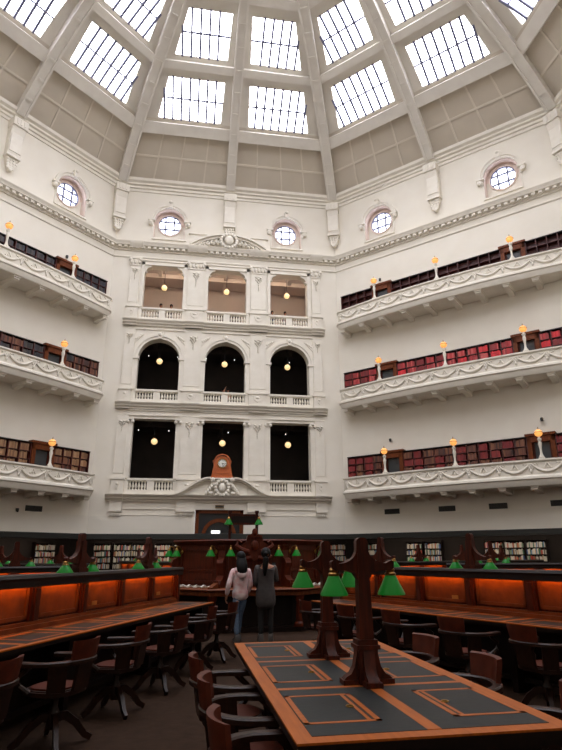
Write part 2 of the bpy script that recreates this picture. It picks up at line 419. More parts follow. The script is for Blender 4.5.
def chain(mb, cx, y, z, s, n=4):
    """carved cartouche with husks hanging below it"""
    mb.box(cx-.34*s, cx+.34*s, y-.04, y+.02, z-.04, z+.03)
    for sx in (-1, 1):
        mb.ball((cx+sx*.2*s, y-.02, z-.12*s), .12*s, .07, .1*s); mb.ball((cx+sx*.24*s, y-.02, z-.32*s), .08*s, .06, .12*s)
        mb.ball((cx+sx*.1*s, y-.02, z-.48*s), .07*s, .05, .1*s)
    mb.ball((cx, y-.03, z-.25*s), .12*s, .08, .16*s)
    zz = z-.62*s
    for i in range(n):
        r = .085*s*(1-.14*i); mb.ball((cx, y-.02, zz), r, .05, r*1.25, 6, 4); zz -= r*2.5
bayname = ['left', 'middle', 'right']
pn = ['outer pilaster at the left end', 'inner pilaster left of the middle bay', 'inner pilaster right of the middle bay', 'outer pilaster at the right end']
lvn = ['lowest, clock storey', 'arched middle storey', 'open top storey']
for lv in range(3):
    zl = ZL[lv]
    for pi_, (cx, w) in enumerate(PX):
        w = w-.06; zs = zl['rail']; zt = [Z(9.3), Z(14.7), Z(19.55)][lv]
        t = thing('pilaster', 'white %s of the %s, arcade wall' % (pn[pi_], lvn[lv]), 'pilaster', WF @ T(cx, 0, zl['c1']))
        b = MB(); h0 = zl['rail']-zl['c1']
        b.box(-w-.04, w+.04, -.2, .01, 0, h0-.1); b.box(-w-.09, w+.09, -.26, .01, h0-.1, h0); b.box(-w-.07, w+.07, -.23, .01, 0, .1)
        part('pedestal', b, 'stone', t)
        g = MB(); g.prism([(-w*.55, h0*.75), (w*.55, h0*.75), (w*.4, h0*.45), (0, h0*.3), (-w*.4, h0*.45)], -.235, -.19)
        g.ball((0, -.22, h0*.62), w*.3, .05, .08); part('shield', g, 'stone', t)
        s = MB(); h1 = zt-zl['c1']
        s.box(-w, w, -.1, .01, h0, h1); s.box(-w-.03, w+.03, -.13, .01, h0, h0+.12)
        for sx in (-1, 1): s.box(sx*(w-.035)-.025, sx*(w-.035)+.025, -.125, -.09, h0+.25, h1-.35)
        s.box(-w+.03, w-.03, -.125, -.09, h0+.25, h0+.3)
        part('shaft', s, 'stone', t)
        if lv == 2:
            c_ = MB(); c_.box(-w-.08, w+.08, -.22, .01, h1-.1, h1+.02); c_.box(-w-.02, w+.02, -.15, .01, h1-.55, h1-.1)
            nb = 5 if w > .4 else 3
            for i in range(nb): c_.ball((-w*.85+1.7*w*i/(nb-1), -.17, h1-.3), .1, .08, .17)
            for sx in (-1, 1): c_.ball((sx*w, -.18, h1-.17), .12, .1, .12)
            part('capital', c_, 'stone', t)
        o = MB(); chain(o, 0, -.12, h1-(.75 if lv == 2 else .3), .45*w/.5+.25, 7 if lv == 2 else 4)
        part('husk_drop', o, 'stone', t)

for lv in range(3):          # dressings of the nine openings
    zl = ZL[lv]
    for bi, cx in enumerate(BAYS):
        t = thing('opening_surround', ['white ionic jambs framing the %s opening of the lowest storey', 'white archivolt with keystone over the %s arch', 'white bracketed frame round the %s opening of the top storey'][lv] % bayname[bi], 'opening surround', WF @ T(cx, 0, zl['rail']))
        if lv == 1:
            zs = zl['spring']-zl['rail']; a = MB()
            half_ring(a, 0, zs, OH, OH+.17, -.06, .02, 24); half_ring(a, 0, zs, OH+.15, OH+.3, -.11, .02, 24)
            part('archivolt', a, 'stone', t)
            k = MB(); k.prism([(-.11, zs+OH-.02), (-.17, zs+OH+.42), (.17, zs+OH+.42), (.11, zs+OH-.02)], -.2, .02); k.ball((0, -.2, zs+OH+.25), .11, .07, .14)
            part('keystone', k, 'stone', t)
            for s in (-1, 1):
                j = MB(); j.box(s*(OH+.15)-.14, s*(OH+.15)+.14, -.05, .02, 0, zs); j.box(s*(OH+.13)-.2, s*(OH+.13)+.2, -.12, .3, zs-.1, zs+.03)
                part('impost', j, 'stone', t)
                sp = MB(); sp.prism([(s*.95, zs+1.5), (s*1.55, zs+1.5), (s*1.55, zs+.85)], -.05, .02)
                for q in range(4): sp.ball((s*(1.42-.1*q), -.05, zs+1.2+.07*q), .075, .05, .075, 6, 4)
                part('spandrel_carving', sp, 'stone', t)
        elif lv == 0:
            hh = zl['top']-zl['rail']
            for s in (-1, 1):
                j = MB(); j.box(s*(OH+.14)-.14, s*(OH+.14)+.14, -.06, .02, 0, hh); part('jamb', j, 'stone', t)
                c_ = MB(); c_.box(s*(OH+.14)-.19, s*(OH+.14)+.19, -.2, .02, hh-.1, hh)
                for q in (-.14, .14):
                    c_.M = T(s*(OH+.14)+q, -.04, hh-.19) @ Matrix.Rotation(PI/2, 4, 'X'); c_.lathe([(.095, -.04), (.095, .14), (.04, .17)], 12); c_.M = None
                part('ionic_capital', c_, 'stone', t)
        else:
            hh = zl['top']-zl['rail']; f = MB()
            for s in (-1, 1): f.box(s*(OH+.09)-.09, s*(OH+.09)+.09, -.06, .02, 0, hh+.18)
            f.box(-OH-.18, OH+.18, -.06, .02, hh, hh+.18); part('architrave', f, 'stone', t)
            for s in (-1, 1):
                b = MB(); pts = [(s*(OH+.01), hh+.01), (s*(OH-.42), hh+.01)]
                for q in range(7): a = PI/2*q/6; pts.append((s*(OH-.42+.36*math.sin(a)), hh-.1-.36*(1-math.cos(a))))
                pts.append((s*(OH+.01), hh-.5)); b.prism(pts, .02, .45)
                b.ball((s*(OH-.08), .1, hh-.46), .08, .12, .08)
                part('curved_bracket', b, 'stone', t)

bal = MB().lathe([(.07, 0), (.07, .05), (.035, .08), (.06, .16), (.075, .22), (.05, .33), (.032, .4), (.05, .43), (.065, .45), (.065, .5)], 10).mesh('baluster', 'stone')
for lv in range(3):
    zl = ZL[lv]
    for bi, cx in enumerate(BAYS):
        if lv == 0 and bi == 1: continue
        t = thing('balustrade', 'white stone balustrade across the %s bay of the %s' % (bayname[bi], lvn[lv]), 'balustrade', WF @ T(cx, .12, zl['c1']))
        h = zl['rail']-zl['c1']; w = 1.3
        part('top_rail', MB().box(-w, w, -.16, .14, h-.11, h).box(-w, w, -.12, .1, h-.15, h-.11), 'stone', t)
        part('plinth', MB().box(-w, w, -.14, .12, 0, .27), 'stone', t)
        part('pier', MB().box(-.2, .2, -.11, .1, .27, h-.15), 'stone', t)
        sc = (h-.42)/.5
        for s in (-1, 1):
            for q in range(6): link('baluster', bal, t, T(s*(.31+q*.165), 0, .27) @ Matrix.Diagonal((1, 1, sc, 1)))

# swan-necked pediment with cartouche under the clock
t = thing('pediment', 'white curved pediment with carved cartouche under the clock', 'pediment', WF @ T(0, 0, ZL[0]['c1']))
def swan(x):
    q = max(0, min(1, (2.75-abs(x))/1.95))
    return .02+.9*q*q*(3-2*q)
b = MB(); n = 40
top = [(-2.65+5.3*i/n, swan(-2.65+5.3*i/n)) for i in range(n+1)]
b.prism(top+[(2.65, 0), (-2.65, 0)], -.14, .04)
part('tympanum', b, 'stone', t)
for s in (-1, 1):
    b = MB()
    for i in range(n):
        (x0, z0), (x1, z1) = top[i], top[i+1]
        if abs(x0+x1)/2 < .6 or s*(x0+x1) < 0: continue
        b.prism([(x0, z0-.02), (x1, z1-.02), (x1, z1+.08), (x0, z0+.08)], -.46, .02); b.prism([(x0, z0-.12), (x1, z1-.12), (x1, z1-.02), (x0, z0-.02)], -.34, .02)
    b.M = T(s*.55, 0, .86) @ Matrix.Rotation(PI/2, 4, 'X'); b.lathe([(.13, -.02), (.13, .46), (.06, .5)], 14)
    part('swan_neck_cornice', b, 'stone', t)
c_ = MB(); c_.ball((0, -.42, .42), .2, .12, .26, 12, 8)
for i in range(14):
    a = 2*PI*i/14; c_.ball((.36*math.cos(a), -.36, .42+.42*math.sin(a)), .12, .12, .12, 7, 5)
for s in (-1, 1):
    for q in range(5): c_.ball((s*(.5+.1*q), -.32, .62-.13*q), .13-.012*q, .12, .14, 7, 5)
    c_.ball((s*.62, -.3, .12), .16, .12, .1); c_.ball((s*.3, -.34, .02), .14, .12, .1)
part('cartouche', c_, 'stone', t)
part('ledge', MB().box(-.9, .9, -.4, .5, .9, .97), 'stone', t)
# segmental pediment on the main cornice
t = thing('segmental_pediment', 'white segmental pediment with carved arms above the top storey', 'pediment', WF @ T(0, 0, Z(20.6)))
rad = 3.9; zc0 = .92-rad
b = MB(); a0 = math.asin(2.45/rad)
pts = [(rad*math.sin(-a0+2*a0*i/24), zc0+rad*math.cos(-a0+2*a0*i/24)) for i in range(25)]
b.prism(pts, -.12, .04); part('tympanum', b, 'stone', t)
b = MB()
half_ring(b, 0, zc0, rad-.02, rad+.1, -.5, .02, 24, PI/2-a0, PI/2+a0); half_ring(b, 0, zc0, rad-.16, rad-.02, -.36, .02, 24, PI/2-a0, PI/2+a0)
part('arched_cornice', b, 'stone', t)
b = MB()
for i in range(17):
    a = -a0+.08+(2*a0-.16)*i/16; x, zz = (rad-.22)*math.sin(a), zc0+(rad-.22)*math.cos(a); b.box(x-.07, x+.07, -.3, -.1, zz-.06, zz+.06)
part('dentil_molding', b, 'stone', t)
part('attic_block', MB().box(-2.5, 2.5, -.06, .02, 0, 1.02).box(-2.62, 2.62, -.16, .02, 1.0, 1.08), 'stone', t)
b = MB(); b.ball((0, -.5, .5), .3, .16, .34, 12, 8)
for i in range(16):
    a = 2*PI*i/16; b.ball((.52*math.cos(a), -.44, .5+.48*math.sin(a)), .13, .12, .13, 7, 5)
for s in (-1, 1):
    for q in range(9): b.ball((s*(.7+.15*q), -.3+.015*q, .36-.03*q+.1*(q % 2)), .13-.007*q, .14, .12, 7, 5)
part('coat_of_arms', b, 'stone', t)

# blocks under the lowest cornice
for pi_, (cx, w) in enumerate(PX):
    t = thing('cornice_bracket', 'white stepped bracket under the lowest cornice, below the '+pn[pi_], 'bracket', WF @ T(cx, 0, Z(3.66)))
    b = MB(); h = ZL[0]['c0']-Z(3.66)-.05
    b.box(-w+.03, w-.03, -.16, .01, 0.3, h); part('block', b, 'stone', t)
    b = MB(); b.box(-w+.03, w-.03, -.22, .01, .2, .3); b.box(-w+.06, w-.06, -.14, .01, .06, .2)
    for i in range(5): b.box(-w+.1+i*(2*w-.2)/4-.04, -w+.1+i*(2*w-.2)/4+.04, -.16, -.1, -.02, .08)
    part('guttae', b, 'stone', t)

# rooms behind the arcade
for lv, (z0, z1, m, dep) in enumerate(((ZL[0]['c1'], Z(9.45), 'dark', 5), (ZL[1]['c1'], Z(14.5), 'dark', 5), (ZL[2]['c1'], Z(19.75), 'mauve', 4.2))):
    b = MB()
    b.box(-7.4, 7.4, dep, dep+.15, z0-.1, z1+.1); b.box(-7.5, -7.3, .6, dep, z0-.1, z1+.1); b.box(7.3, 7.5, .6, dep, z0-.1, z1+.1)
    b.box(-7.4, 7.4, .55, dep, z1, z1+.12); b.box(-7.4, 7.4, .05, dep, z0-.12, z0)
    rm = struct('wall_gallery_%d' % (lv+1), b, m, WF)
    b = MB()
    for i in range(7): b.box(-6.6+2.2*i-.12, -6.6+2.2*i+.12, .62, dep, z1-.22, z1)
    b.box(-7.3, 7.3, 2.2, 2.45, z1-.3, z1)
    struct('ceiling_beam', b, m, parent=rm)
    b = MB(); b.box(-7.3, 7.3, dep-.08, dep, z0+(1.5 if lv < 2 else 2.4), z0+(1.58 if lv < 2 else 2.46)); b.box(-7.3, 7.3, dep-.06, dep, z0, z0+.2)
    struct('trim_rail', b, m, parent=rm)
    if lv == 2:
        for x in BAYS: struct('hidden_fill_light', MB().box(x-1.3, x+1.3, .62, .74, Z(19.3), Z(19.42)), 'tube', parent=rm)  # unseen strips added behind the lintels to brighten the top-storey room
    if lv < 2:
        for i in range(6):
            sp = MB().lathe([(.02, -.02), (.03, .05)], 8, (-5.2+1.9*i+.3*lv, 3.4, z1-.28)); struct('ceiling_spotlight', sp, 'sign', parent=rm)
d = thing('gallery_notice_board', 'dark red board on the far wall behind the middle top opening', 'board', WF @ T(0.4, 4.19, ZL[2]['c1']+.5))
part('board', MB().box(-1.0, .75, -.06, 0, 0, 1.9), 'wood', d); part('frame', MB().box(-1.08, .83, -.08, -.02, 1.9, 2.0).box(-1.08, -1, -.08, -.02, 0, 1.9).box(.75, .83, -.08, -.02, 0, 1.9), 'woodd', d)

# entrance door
d = struct('door_1', MB().box(-1.44, -1.24, .1, .3, 0, Z(4.0)).box(1.06, 1.26, .1, .3, 0, Z(4.0)).box(-1.44, 1.26, .1, .3, Z(3.82), Z(4.0)), 'woodh', WF)
b = MB(); half_ring(b, -.09, Z(2.55), .78, .98, .14, .28, 20); b.box(-1.07, -.87, .14, .28, 0, Z(2.55)); b.box(.69, .89, .14, .28, 0, Z(2.55)); b.box(-.15, -.03, .16, .26, 0, Z(2.5)); b.box(-.9, .72, .16, .26, Z(2.42), Z(2.55))
struct('door_arch', b, 'woodh', parent=d)
struct('door_glass', MB().box(-1.24, 1.06, .2, .22, 0, Z(3.82)), 'black', parent=d)
struct('trim_27', MB().box(-1.62, -1.45, -.12, .05, zb0, Z(3.62)).box(1.27, 1.44, -.12, .05, zb0, Z(3.62)), 'stone', WF)
t = thing('door_plaque', 'small grey plaque on the wall above the entrance door', 'plaque', WF @ T(-.1, -.04, Z(4.12)))
part('plate', MB().box(-.24, .24, -.02, .02, 0, .12), 'vent', t); part('frame', MB().box(-.26, .26, -.025, .03, -.02, 0).box(-.26, .26, -.025, .03, .12, .14), 'plate', t)
t = thing('lit_sign', 'small white lit sign inside the entrance door', 'sign', WF @ T(-.28, .1, Z(2.72)))
part('light_box', MB().box(-.24, .24, -.08, .0, 0, .15), 'sign', t); part('bracket', MB().box(-.02, .02, -.06, -.02, .15, .4), 'black', t)

# clock
t = thing('mantel_clock', 'orange wooden pedestal clock with white dial on the curved pediment', 'clock', WF @ T(-.02, .12, ZL[0]['c1']+.97) @ Matrix.Diagonal((1.08, 1, .9, 1)))
b = MB(); b.box(-.62, .62, -.3, .3, 0, .1); b.box(-.56, .56, -.27, .27, .1, .2)
b.prism([(-.54, .2), (.54, .2), (.44, .9), (-.44, .9)], -.25, .25)
part('base', b, 'clock', t)
b = MB(); pts = [(-.46, .9), (.46, .9), (.46, 1.1), (.4, 1.14)]
for i in range(13): a = PI*i/12; pts.append((.36*math.cos(a), 1.14+.3*math.sin(a)))
pts.append((-.4, 1.14)); pts.append((-.46, 1.1)); b.prism(pts, -.24, .24)
part('hood', b, 'clock', t)
b = MB(); half_ring(b, 0, 1.12, .36, .44, -.29, .26, 14, .1, PI-.1)
for s in (-1, 1): b.box(s*.43-.07, s*.43+.07, -.28, .26, 1.06, 1.14)
part('arched_moulding', b, 'clock', t)
part('panel_moulding', MB().box(-.36, .36, -.28, -.24, .3, .34).box(-.32, .32, -.28, -.24, .68, .72).box(-.34, -.3, -.28, -.24, .34, .68).box(.3, .34, -.28, -.24, .34, .68), 'clock', t)
f = MB(); f.M = T(0, -.25, .93) @ Matrix.Rotation(PI/2, 4, 'X'); f.lathe([(.24, -.01), (.24, .03)], 28)
dl = part('dial', f, 'dial', t, label='round white dial with black hour marks', M=T(0, 0, .95) @ Matrix.Diagonal((1/1.08, 1, 1/.9, 1)) @ T(0, 0, -.93))
bz = MB(); half_ring(bz, 0, .93, .24, .285, -.31, -.24, 28, 0, 2*PI); part('bezel', bz, 'brass', dl)
f = MB()
for i in range(12):
    a = PI*i/6; f.M = T(0, 0, .93) @ Matrix.Rotation(a, 4, 'Y'); f.box(-.012, .012, -.285, -.279, .16, .22)
part('hour_mark', f, 'black', dl)
f = MB(); f.M = T(0, 0, .93) @ Matrix.Rotation(math.radians(105), 4, 'Y'); f.box(-.014, .014, -.292, -.284, -.03, .13); part('hour_hand', f, 'black', dl)
f = MB(); f.M = T(0, 0, .93) @ Matrix.Rotation(math.radians(160), 4, 'Y'); f.box(-.009, .009, -.296, -.288, -.03, .2); part('minute_hand', f, 'black', dl)

# hanging globe lamps in the openings
gz = [7.97, 12.99, 18.02]
g0 = None
for lv in range(3):
    for bi, cx in enumerate(BAYS):
        lab = 'glowing cream globe lamp hanging in the %s opening of the %s' % (bayname[bi], lvn[lv])
        ceilz = [Z(9.45), Z(14.5), Z(19.75)][lv]
        M = WF @ T(cx, .8, Z(gz[lv])); L = ceilz-Z(gz[lv])
        t = thing('pendant_lamp', lab, 'lamp', M, 'globe lamps in the arcade openings')
        part('globe', MB().ball((0, 0, 0), .185, .185, .185, 18, 12), 'globe', t)
        part('rod', MB().lathe([(.018, .22), (.018, L)], 8).lathe([(.07, L-.06), (.07, L)], 10), 'black', t)
        part('collar', MB().lathe([(.07, .16), (.08, .19), (.03, .26)], 12), 'brass', t)

# ------------------------------------------------------------------ reading galleries (balconies)
def goff(x): return 1.05+.5*(1-(x/6.4)**2) if abs(x) < 6.4 else 1.05
def gpath():
    P = [(-6.78, .0), (-6.78, .45)]
    for i in range(1, 7): a = PI/2*i/6; P.append((-6.78+.38*(1-math.cos(a)), .45+.6*math.sin(a)))
    for i in range(1, 32): x = -6.4+12.8*i/32; P.append((x, goff(x)))
    for i in range(6, -1, -1): a = PI/2*i/6; P.append((6.78-.38*(1-math.cos(a)), .45+.6*math.sin(a)))
    P.append((6.78, .0)); return P
GP = gpath()
def gsweep(mb, prof):
    n = len(GP); m = len(prof); vs = []
    for i, (x, o) in enumerate(GP):
        a, b = GP[max(i-1, 0)], GP[min(i+1, n-1)]
        tx, ty = b[0]-a[0], b[1]-a[1]; L = math.hypot(tx, ty); nx, ny = -ty/L, tx/L
        for e, z in prof: vs.append((x+nx*e, -(o+ny*e), z))
    fs = [(k*m+i, k*m+(i+1) % m, (k+1)*m+(i+1) % m, (k+1)*m+i) for k in range(n-1) for i in range(m)]
    return mb.add(vs, fs)
FRZ = [(-.14, -.96), (-.14, 0), (.09, 0), (.09, -.07), (.03, -.1), (0, -.13), (0, -.7), (.05, -.73), (.11, -.78), (.12, -.88), (.05, -.93), (.03, -1.02), (-.05, -1.18), (-.14, -1.2)]
swagm = MB()
def swag_mesh():
    b = MB(); pts = []; rr = []
    for i in range(13):
        u = -1+2*i/12; pts.append((u*.64, -.03, -.24-.33*(1-u*u))); rr.append(.04+.032*(1-u*u))
    b.tube(pts, rr, 7, up=(0, 1, 0)); return b.mesh('swag', 'stone')
def rosette_mesh():
    b = MB()
    for i in range(6): a = 2*PI*i/6; b.ball((.095*math.cos(a), -.03, -.31+.095*math.sin(a)), .062, .05, .062, 6, 4)
    b.ball((0, -.04, -.31), .06, .05, .06, 6, 4); b.ball((0, -.03, -.52), .075, .05, .11, 6, 4)
    for s in (-1, 1):
        b.tube([(0, -.02, -.22), (s*.12, -.02, -.18), (s*.24, -.02, -.24)], .03, 6, up=(0, 1, 0)); b.ball((s*.3, -.02, -.19), .04, .04, .04, 6, 4)
    return b.mesh('rosette', 'stone')
def amotif_mesh():
    b = MB()
    for s in (-1, 1): b.tube([(0, -.02, -.17), (s*.06, -.02, -.28), (s*.15, -.02, -.42)], .032, 6, up=(0, 1, 0))
    b.ball((0, -.02, -.38), .035, .03, .05, 6, 4)
    return b.mesh('leaf_motif', 'stone')
SW, RO, AM = swag_mesh(), rosette_mesh(), amotif_mesh()
br = MB()
br.prism([(0, -1.2), (-1.0, -1.2), (-1.02, -1.34), (-.94, -1.4), (-.8, -1.39), (-.5, -1.36), (-.2, -1.4), (0, -1.46)], -.15, .15, 'x'); br.box(-.19, .19, -1.06, 0, -1.26, -1.17)
BR = br.mesh('bracket', 'stone')
def tilt(x):  # heading of the parapet face at x
    return -math.atan((goff(x+.05)-goff(x-.05))/.1)
ZG = [Z(5.75), Z(11.05), Z(16.17)]; ZGT = [Z(7.06), Z(12.32), Z(17.56)]
gl = ['lowest', 'middle', 'topmost']; sd = {-45: 'left', 45: 'right'}
books_g = []      # (matrix, size, material key, label) candidates
cols = {'brown': [(96, 52, 34), (110, 62, 40), (80, 42, 30), (120, 76, 50), (58, 34, 28)], 'tan': [(150, 112, 78), (136, 98, 66), (160, 124, 90), (120, 84, 58)],
        'dark': [(34, 32, 38), (44, 46, 56), (56, 50, 50), (30, 28, 30), (70, 62, 58)], 'red': [(150, 30, 34), (176, 46, 48), (140, 44, 44), (192, 84, 80)], 'brightred': [(196, 24, 34), (206, 40, 46), (180, 30, 36)],
        'wine': [(118, 20, 26), (104, 26, 26), (126, 34, 30)]}
bm_ = {}
def book_mat(k, i):
    key = (k, i)
    if key not in bm_: bm_[key] = mat('book_%s_cloth' % k, cols[k][i], .6)
    return bm_[key]
def gallery(az, lv):
    side = sd[az]; zr = ZG[lv]; M = W(az) @ T(0, 0, zr)
    t = thing('gallery_balcony', 'white %s balcony with garland frieze on the %s wall' % (gl[lv], side), 'balcony', M, None)
    part('parapet', gsweep(MB(), FRZ), 'stone', t)
    sl = [(x*.985, -max(o-.08, 0)) for x, o in GP]
    part('slab', MB().prism(sl, -1.2, -.95, 'z'), 'stone', t)
    for i in range(10):
        x = -6.39+1.42*i; k = (goff(x)-.12)/1.06
        link('bracket', BR, t, T(x, 0, 0) @ Matrix.Diagonal((1, k, 1, 1)))
    for i in range(9):
        x = -5.68+1.42*i; Mx = T(x, -goff(x)-.0, 0) @ RZ(tilt(x))
        o = link('swag', SW, t, Mx); link('leaf_motif', AM, o)
    for i in range(10):
        x = -6.39+1.42*i; link('rosette', RO, t, T(x, -goff(x), 0) @ RZ(tilt(x)))
    # lamps on the parapet
    for j, x in enumerate((-3.85, .08, 4.08) if az == 45 else (-4.08, -.15, 3.75)):
        order = ['nearest the arcade', 'in the middle', 'at the far end'] if az == 45 else ['at the far end', 'in the middle', 'nearest the arcade']
        lt = 'amber globe lamp on white post, %s of the %s %s balcony' % (order[j], gl[lv], side)
        ML = W(az) @ T(x, -goff(x)+.03, zr)
        global LAMP
        if LAMP is None:
            LAMP = thing('balcony_lamp', lt, 'lamp', ML, 'amber lamps on the balconies')
            p = MB(); p.box(-.13, .13, -.1, .1, 0, .06)
            p.lathe([(.12, .06), (.11, .1), (.065, .2), (.05, .3), (.05, .45), (.075, .6), (.09, .7), (.07, .78), (.06, .84), (.1, .9), (.1, .95), (.05, .98), (.05, 1.06)], 14)
            part('post', p, 'stone', LAMP)
            part('globe', MB().lathe([(.06, 1.05), (.13, 1.09), (.175, 1.17), (.185, 1.25), (.15, 1.32), (.08, 1.37), (.03, 1.39)], 18), 'amber', LAMP)
            part('finial', MB().lathe([(.035, 1.385), (.045, 1.41), (.012, 1.44), (.02, 1.47), (.004, 1.52)], 10), 'brass', LAMP)
            part('brass_band', MB().lathe([(.187, 1.23), (.192, 1.245), (.187, 1.26)], 18), 'brass', LAMP)
        else: dup(LAMP, ML, lt)
    # bookcases and doors along the wall
    zt = ZGT[lv]-zr; fz = -.95; pitch = .41
    door_cs = [-3.86, 3.95]
    ext = [(-6.72, -3.86-.66, 4), (-3.86+.66, 3.95-.66, 11), (3.95+.66, 6.72, 4)]
    for k, (x0, x1, nb) in enumerate(ext):
        where = ['between arcade and first door', 'between the two doors', 'beyond the far door']
        if az == -45: where = where[::-1]
        t = thing('gallery_bookcase', 'dark red wall bookcase %s on the %s %s balcony' % (where[k], gl[lv], side), 'bookcase', W(az) @ T(0, 0, zr+fz))
        H = zt-fz
        part('back_panel', MB().box(x0, x1, -.03, 0, 0, H), 'casewood', t)
        part('top_board', MB().box(x0-.03, x1+.03, -.31, 0, H-.04, H), 'woodd', t)
        w = (x1-x0)/nb
        for i in range(nb+1): part('upright', MB().box(x0+i*w-.018, x0+i*w+.018, -.285, 0, 0, H-.04), 'casewood', t)
        rows = 5
        for r in range(rows):
            z = H-.04-pitch*(r+1); part('shelf', MB().box(x0, x1, -.28, 0, z-.022, z), 'casewood', t)
            if (az == 45 and lv == 2) or r > 2: continue
            zone = None
            for i in range(nb):
                xx = x0+i*w+.025
                pal = {(-45, 2): ['dark'], (-45, 1): ['brown', 'brown', 'dark', 'brown'], (-45, 0): ['tan', 'brown', 'tan', 'tan'], (45, 1): ['red', 'wine', 'red', 'brightred'], (45, 0): ['wine', 'brown', 'wine', 'brown']}[(az, lv)]
                if (az, lv) == (45, 1) and k == 0: pal = ['wine', 'red']
                if (az, lv) == (45, 1) and k == 1 and i > 5: pal = ['brightred', 'red', 'red']
                if (az, lv) == (-45, 1) and k == 1 and i < 7 : pal = ['dark', 'brown']
                c = pal[(i+r*2+k) % len(pal)] if rnd.random() < .8 else rnd.choice(pal)
                full = rnd.uniform(.8, 1.0)*w
                while xx < x0+i*w+full-.07:
                    th = rnd.uniform(.055, .095); hh = rnd.uniform(.29, .36)
                    ci = rnd.randrange(len(cols[c]))
                    cn = {'brown': 'brown leather', 'tan': 'tan calf', 'dark': 'near-black cloth', 'red': 'faded red cloth', 'brightred': 'bright red cloth', 'wine': 'dark wine leather'}[c]
                    lb = '%s bound volume, %s shelf, bookcase %s, %s %s balcony' % (cn, ['top', 'second', 'third'][r], where[k], gl[lv], side)
                    books_g.append((W(az) @ T(xx, -.26, zr+fz+z), (th-.004, .2, hh), (c, ci), lb)); xx += th
    for k, cx in enumerate(door_cs):
        global di
        di += 1; H = zt-fz+.1
        b = MB()
        for s in (-1, 1): b.box(cx+s*.53-.1, cx+s*.53+.1, -.34, 0, 0, H-.12)
        b.box(cx-.63, cx+.63, -.34, 0, H-.42, H-.12); b.box(cx-.63, cx+.63, -.2, 0, 0, .1); b.box(cx-.7, cx+.7, -.4, 0, H-.12, H)
        o = struct('door_%d' % di, b, 'woodh', W(az) @ T(0, 0, zr+fz))
        struct('door_panel', MB().box(cx-.43, cx+.43, -.2, 0, .1, 1.0).box(cx-.43, cx-.34, -.2, 0, 1, H-.42).box(cx+.34, cx+.43, -.2, 0, 1, H-.42), 'wood', parent=o)
        struct('door_glass', MB().box(cx-.34, cx+.34, -.14, -.1, 1.0, H-.42), 'glass', parent=o)
LAMP = None; di = 1
for az in (-45, 45):
    for lv in range(3): gallery(az, lv)

CAM = Vector((-1.78583370, -15.0559828, 1.55))
def lay_books(cands, name, cat, group, keep, stuff_name, stuff_label):
    cands = sorted(cands, key=lambda c: (c[4] if len(c) > 4 else 0, (c[0].translation-CAM).length))
    protos = {}
    rest = MB(); mats = []; idx = {}
    for n, cnd in enumerate(cands):
        M, (w, d, h), key, lb = cnd[:4]
        if n < keep:
            if key not in protos:
                b = MB(); b.box(0, 1, 0, .12, 0, 1); b.box(0, .12, .12, 1, 0, 1); b.box(.88, 1, .12, 1, 0, 1); b.box(.12, .88, .12, .95, .03, .97, 1)
                b.box(-.02, 1.02, -.02, .05, .78, .82); b.box(-.02, 1.02, -.02, .05, .2, .24)
                protos[key] = b.mesh(name, [book_mat(*key), M_['paper']])
            o = bpy.data.objects.new(name, protos[key]); C.objects.link(o)
            o.matrix_world = M @ Matrix.Diagonal((w, d, h, 1)); tag(o, lb, cat, lb.split(', ', 1)[0]+'s on the '+lb.split(', ', 1)[1] if ', ' in lb else group)
        else:
            if key not in idx: idx[key] = len(mats); mats.append(book_mat(*key))
            rest.M = M; rest.box(0, w, 0, d, 0, h, idx[key])
    if rest.v:
        o = part(stuff_name, rest, mats, None); o['kind'] = 'stuff'; o['label'] = stuff_label; o['category'] = cat
bg = [b+((0 if ('lowest' in b[3] and 'third' not in b[3]) else 1),) for b in books_g]
lay_books(bg, 'bound_volume', 'book', 'bound volumes', 300, 'bound_volume_run', 'further leather and cloth bound volumes filling the balcony bookcases')

# small wall fittings
vp = MB().box(-.44, .44, -.05, 0, 0, .27); vs_ = MB()
for i in range(6): vs_.box(-.4, .4, -.07, -.04, .03+.04*i, .05+.04*i)
V0 = None
for az, x, lb in ((45, -4.22, 'dark wall vent nearest the arcade under the lowest right balcony'), (45, -1.1, 'second dark wall vent from the arcade under the right balcony'), (45, 1.5, 'third dark wall vent from the arcade under the right balcony'), (45, 4.36, 'dark wall vent farthest from the arcade under the right balcony'), (-45, 4.0, 'dark wall vent under the lowest left balcony')):
    M = W(az) @ T(x, -.0, Z(3.69))
    if V0 is None:
        V0 = thing('air_vent', lb, 'vent', M, None); part('plate', vp, 'vent', V0); part('louver_slat', vs_, 'black', V0)
    else: dup(V0, M, lb)
S0 = None
for az, x, z, lb in ((45, 4.1, 7.88, 'small dark camera above the far door of the lowest right balcony'), (45, -4.0, 7.82, 'small dark camera above the first door of the lowest right balcony'), (45, -4.0, 18.05, 'small dark camera above the first door of the topmost right balcony'), (-45, 4.0, 18.05, 'small dark camera above the door of the topmost left balcony'), (-45, 3.1+1.75-1.75, 3.72, 'small dark camera beside the left wall vent')):
    M = W(az) @ T(x, 0, Z(z))
    if S0 is None:
        S0 = thing('security_camera', lb, 'camera', M, None)
        part('mount', MB().box(-.04, .04, -.06, 0, -.05, .1), 'stone', S0); part('housing', MB().lathe([(.06, -.1), (.075, 0), (.07, .06)], 12, (0, -.12, 0)), 'cam', S0); part('lens', MB().ball((0, -.16, -.08), .05), 'black', S0)
    else: dup(S0, M, lb)
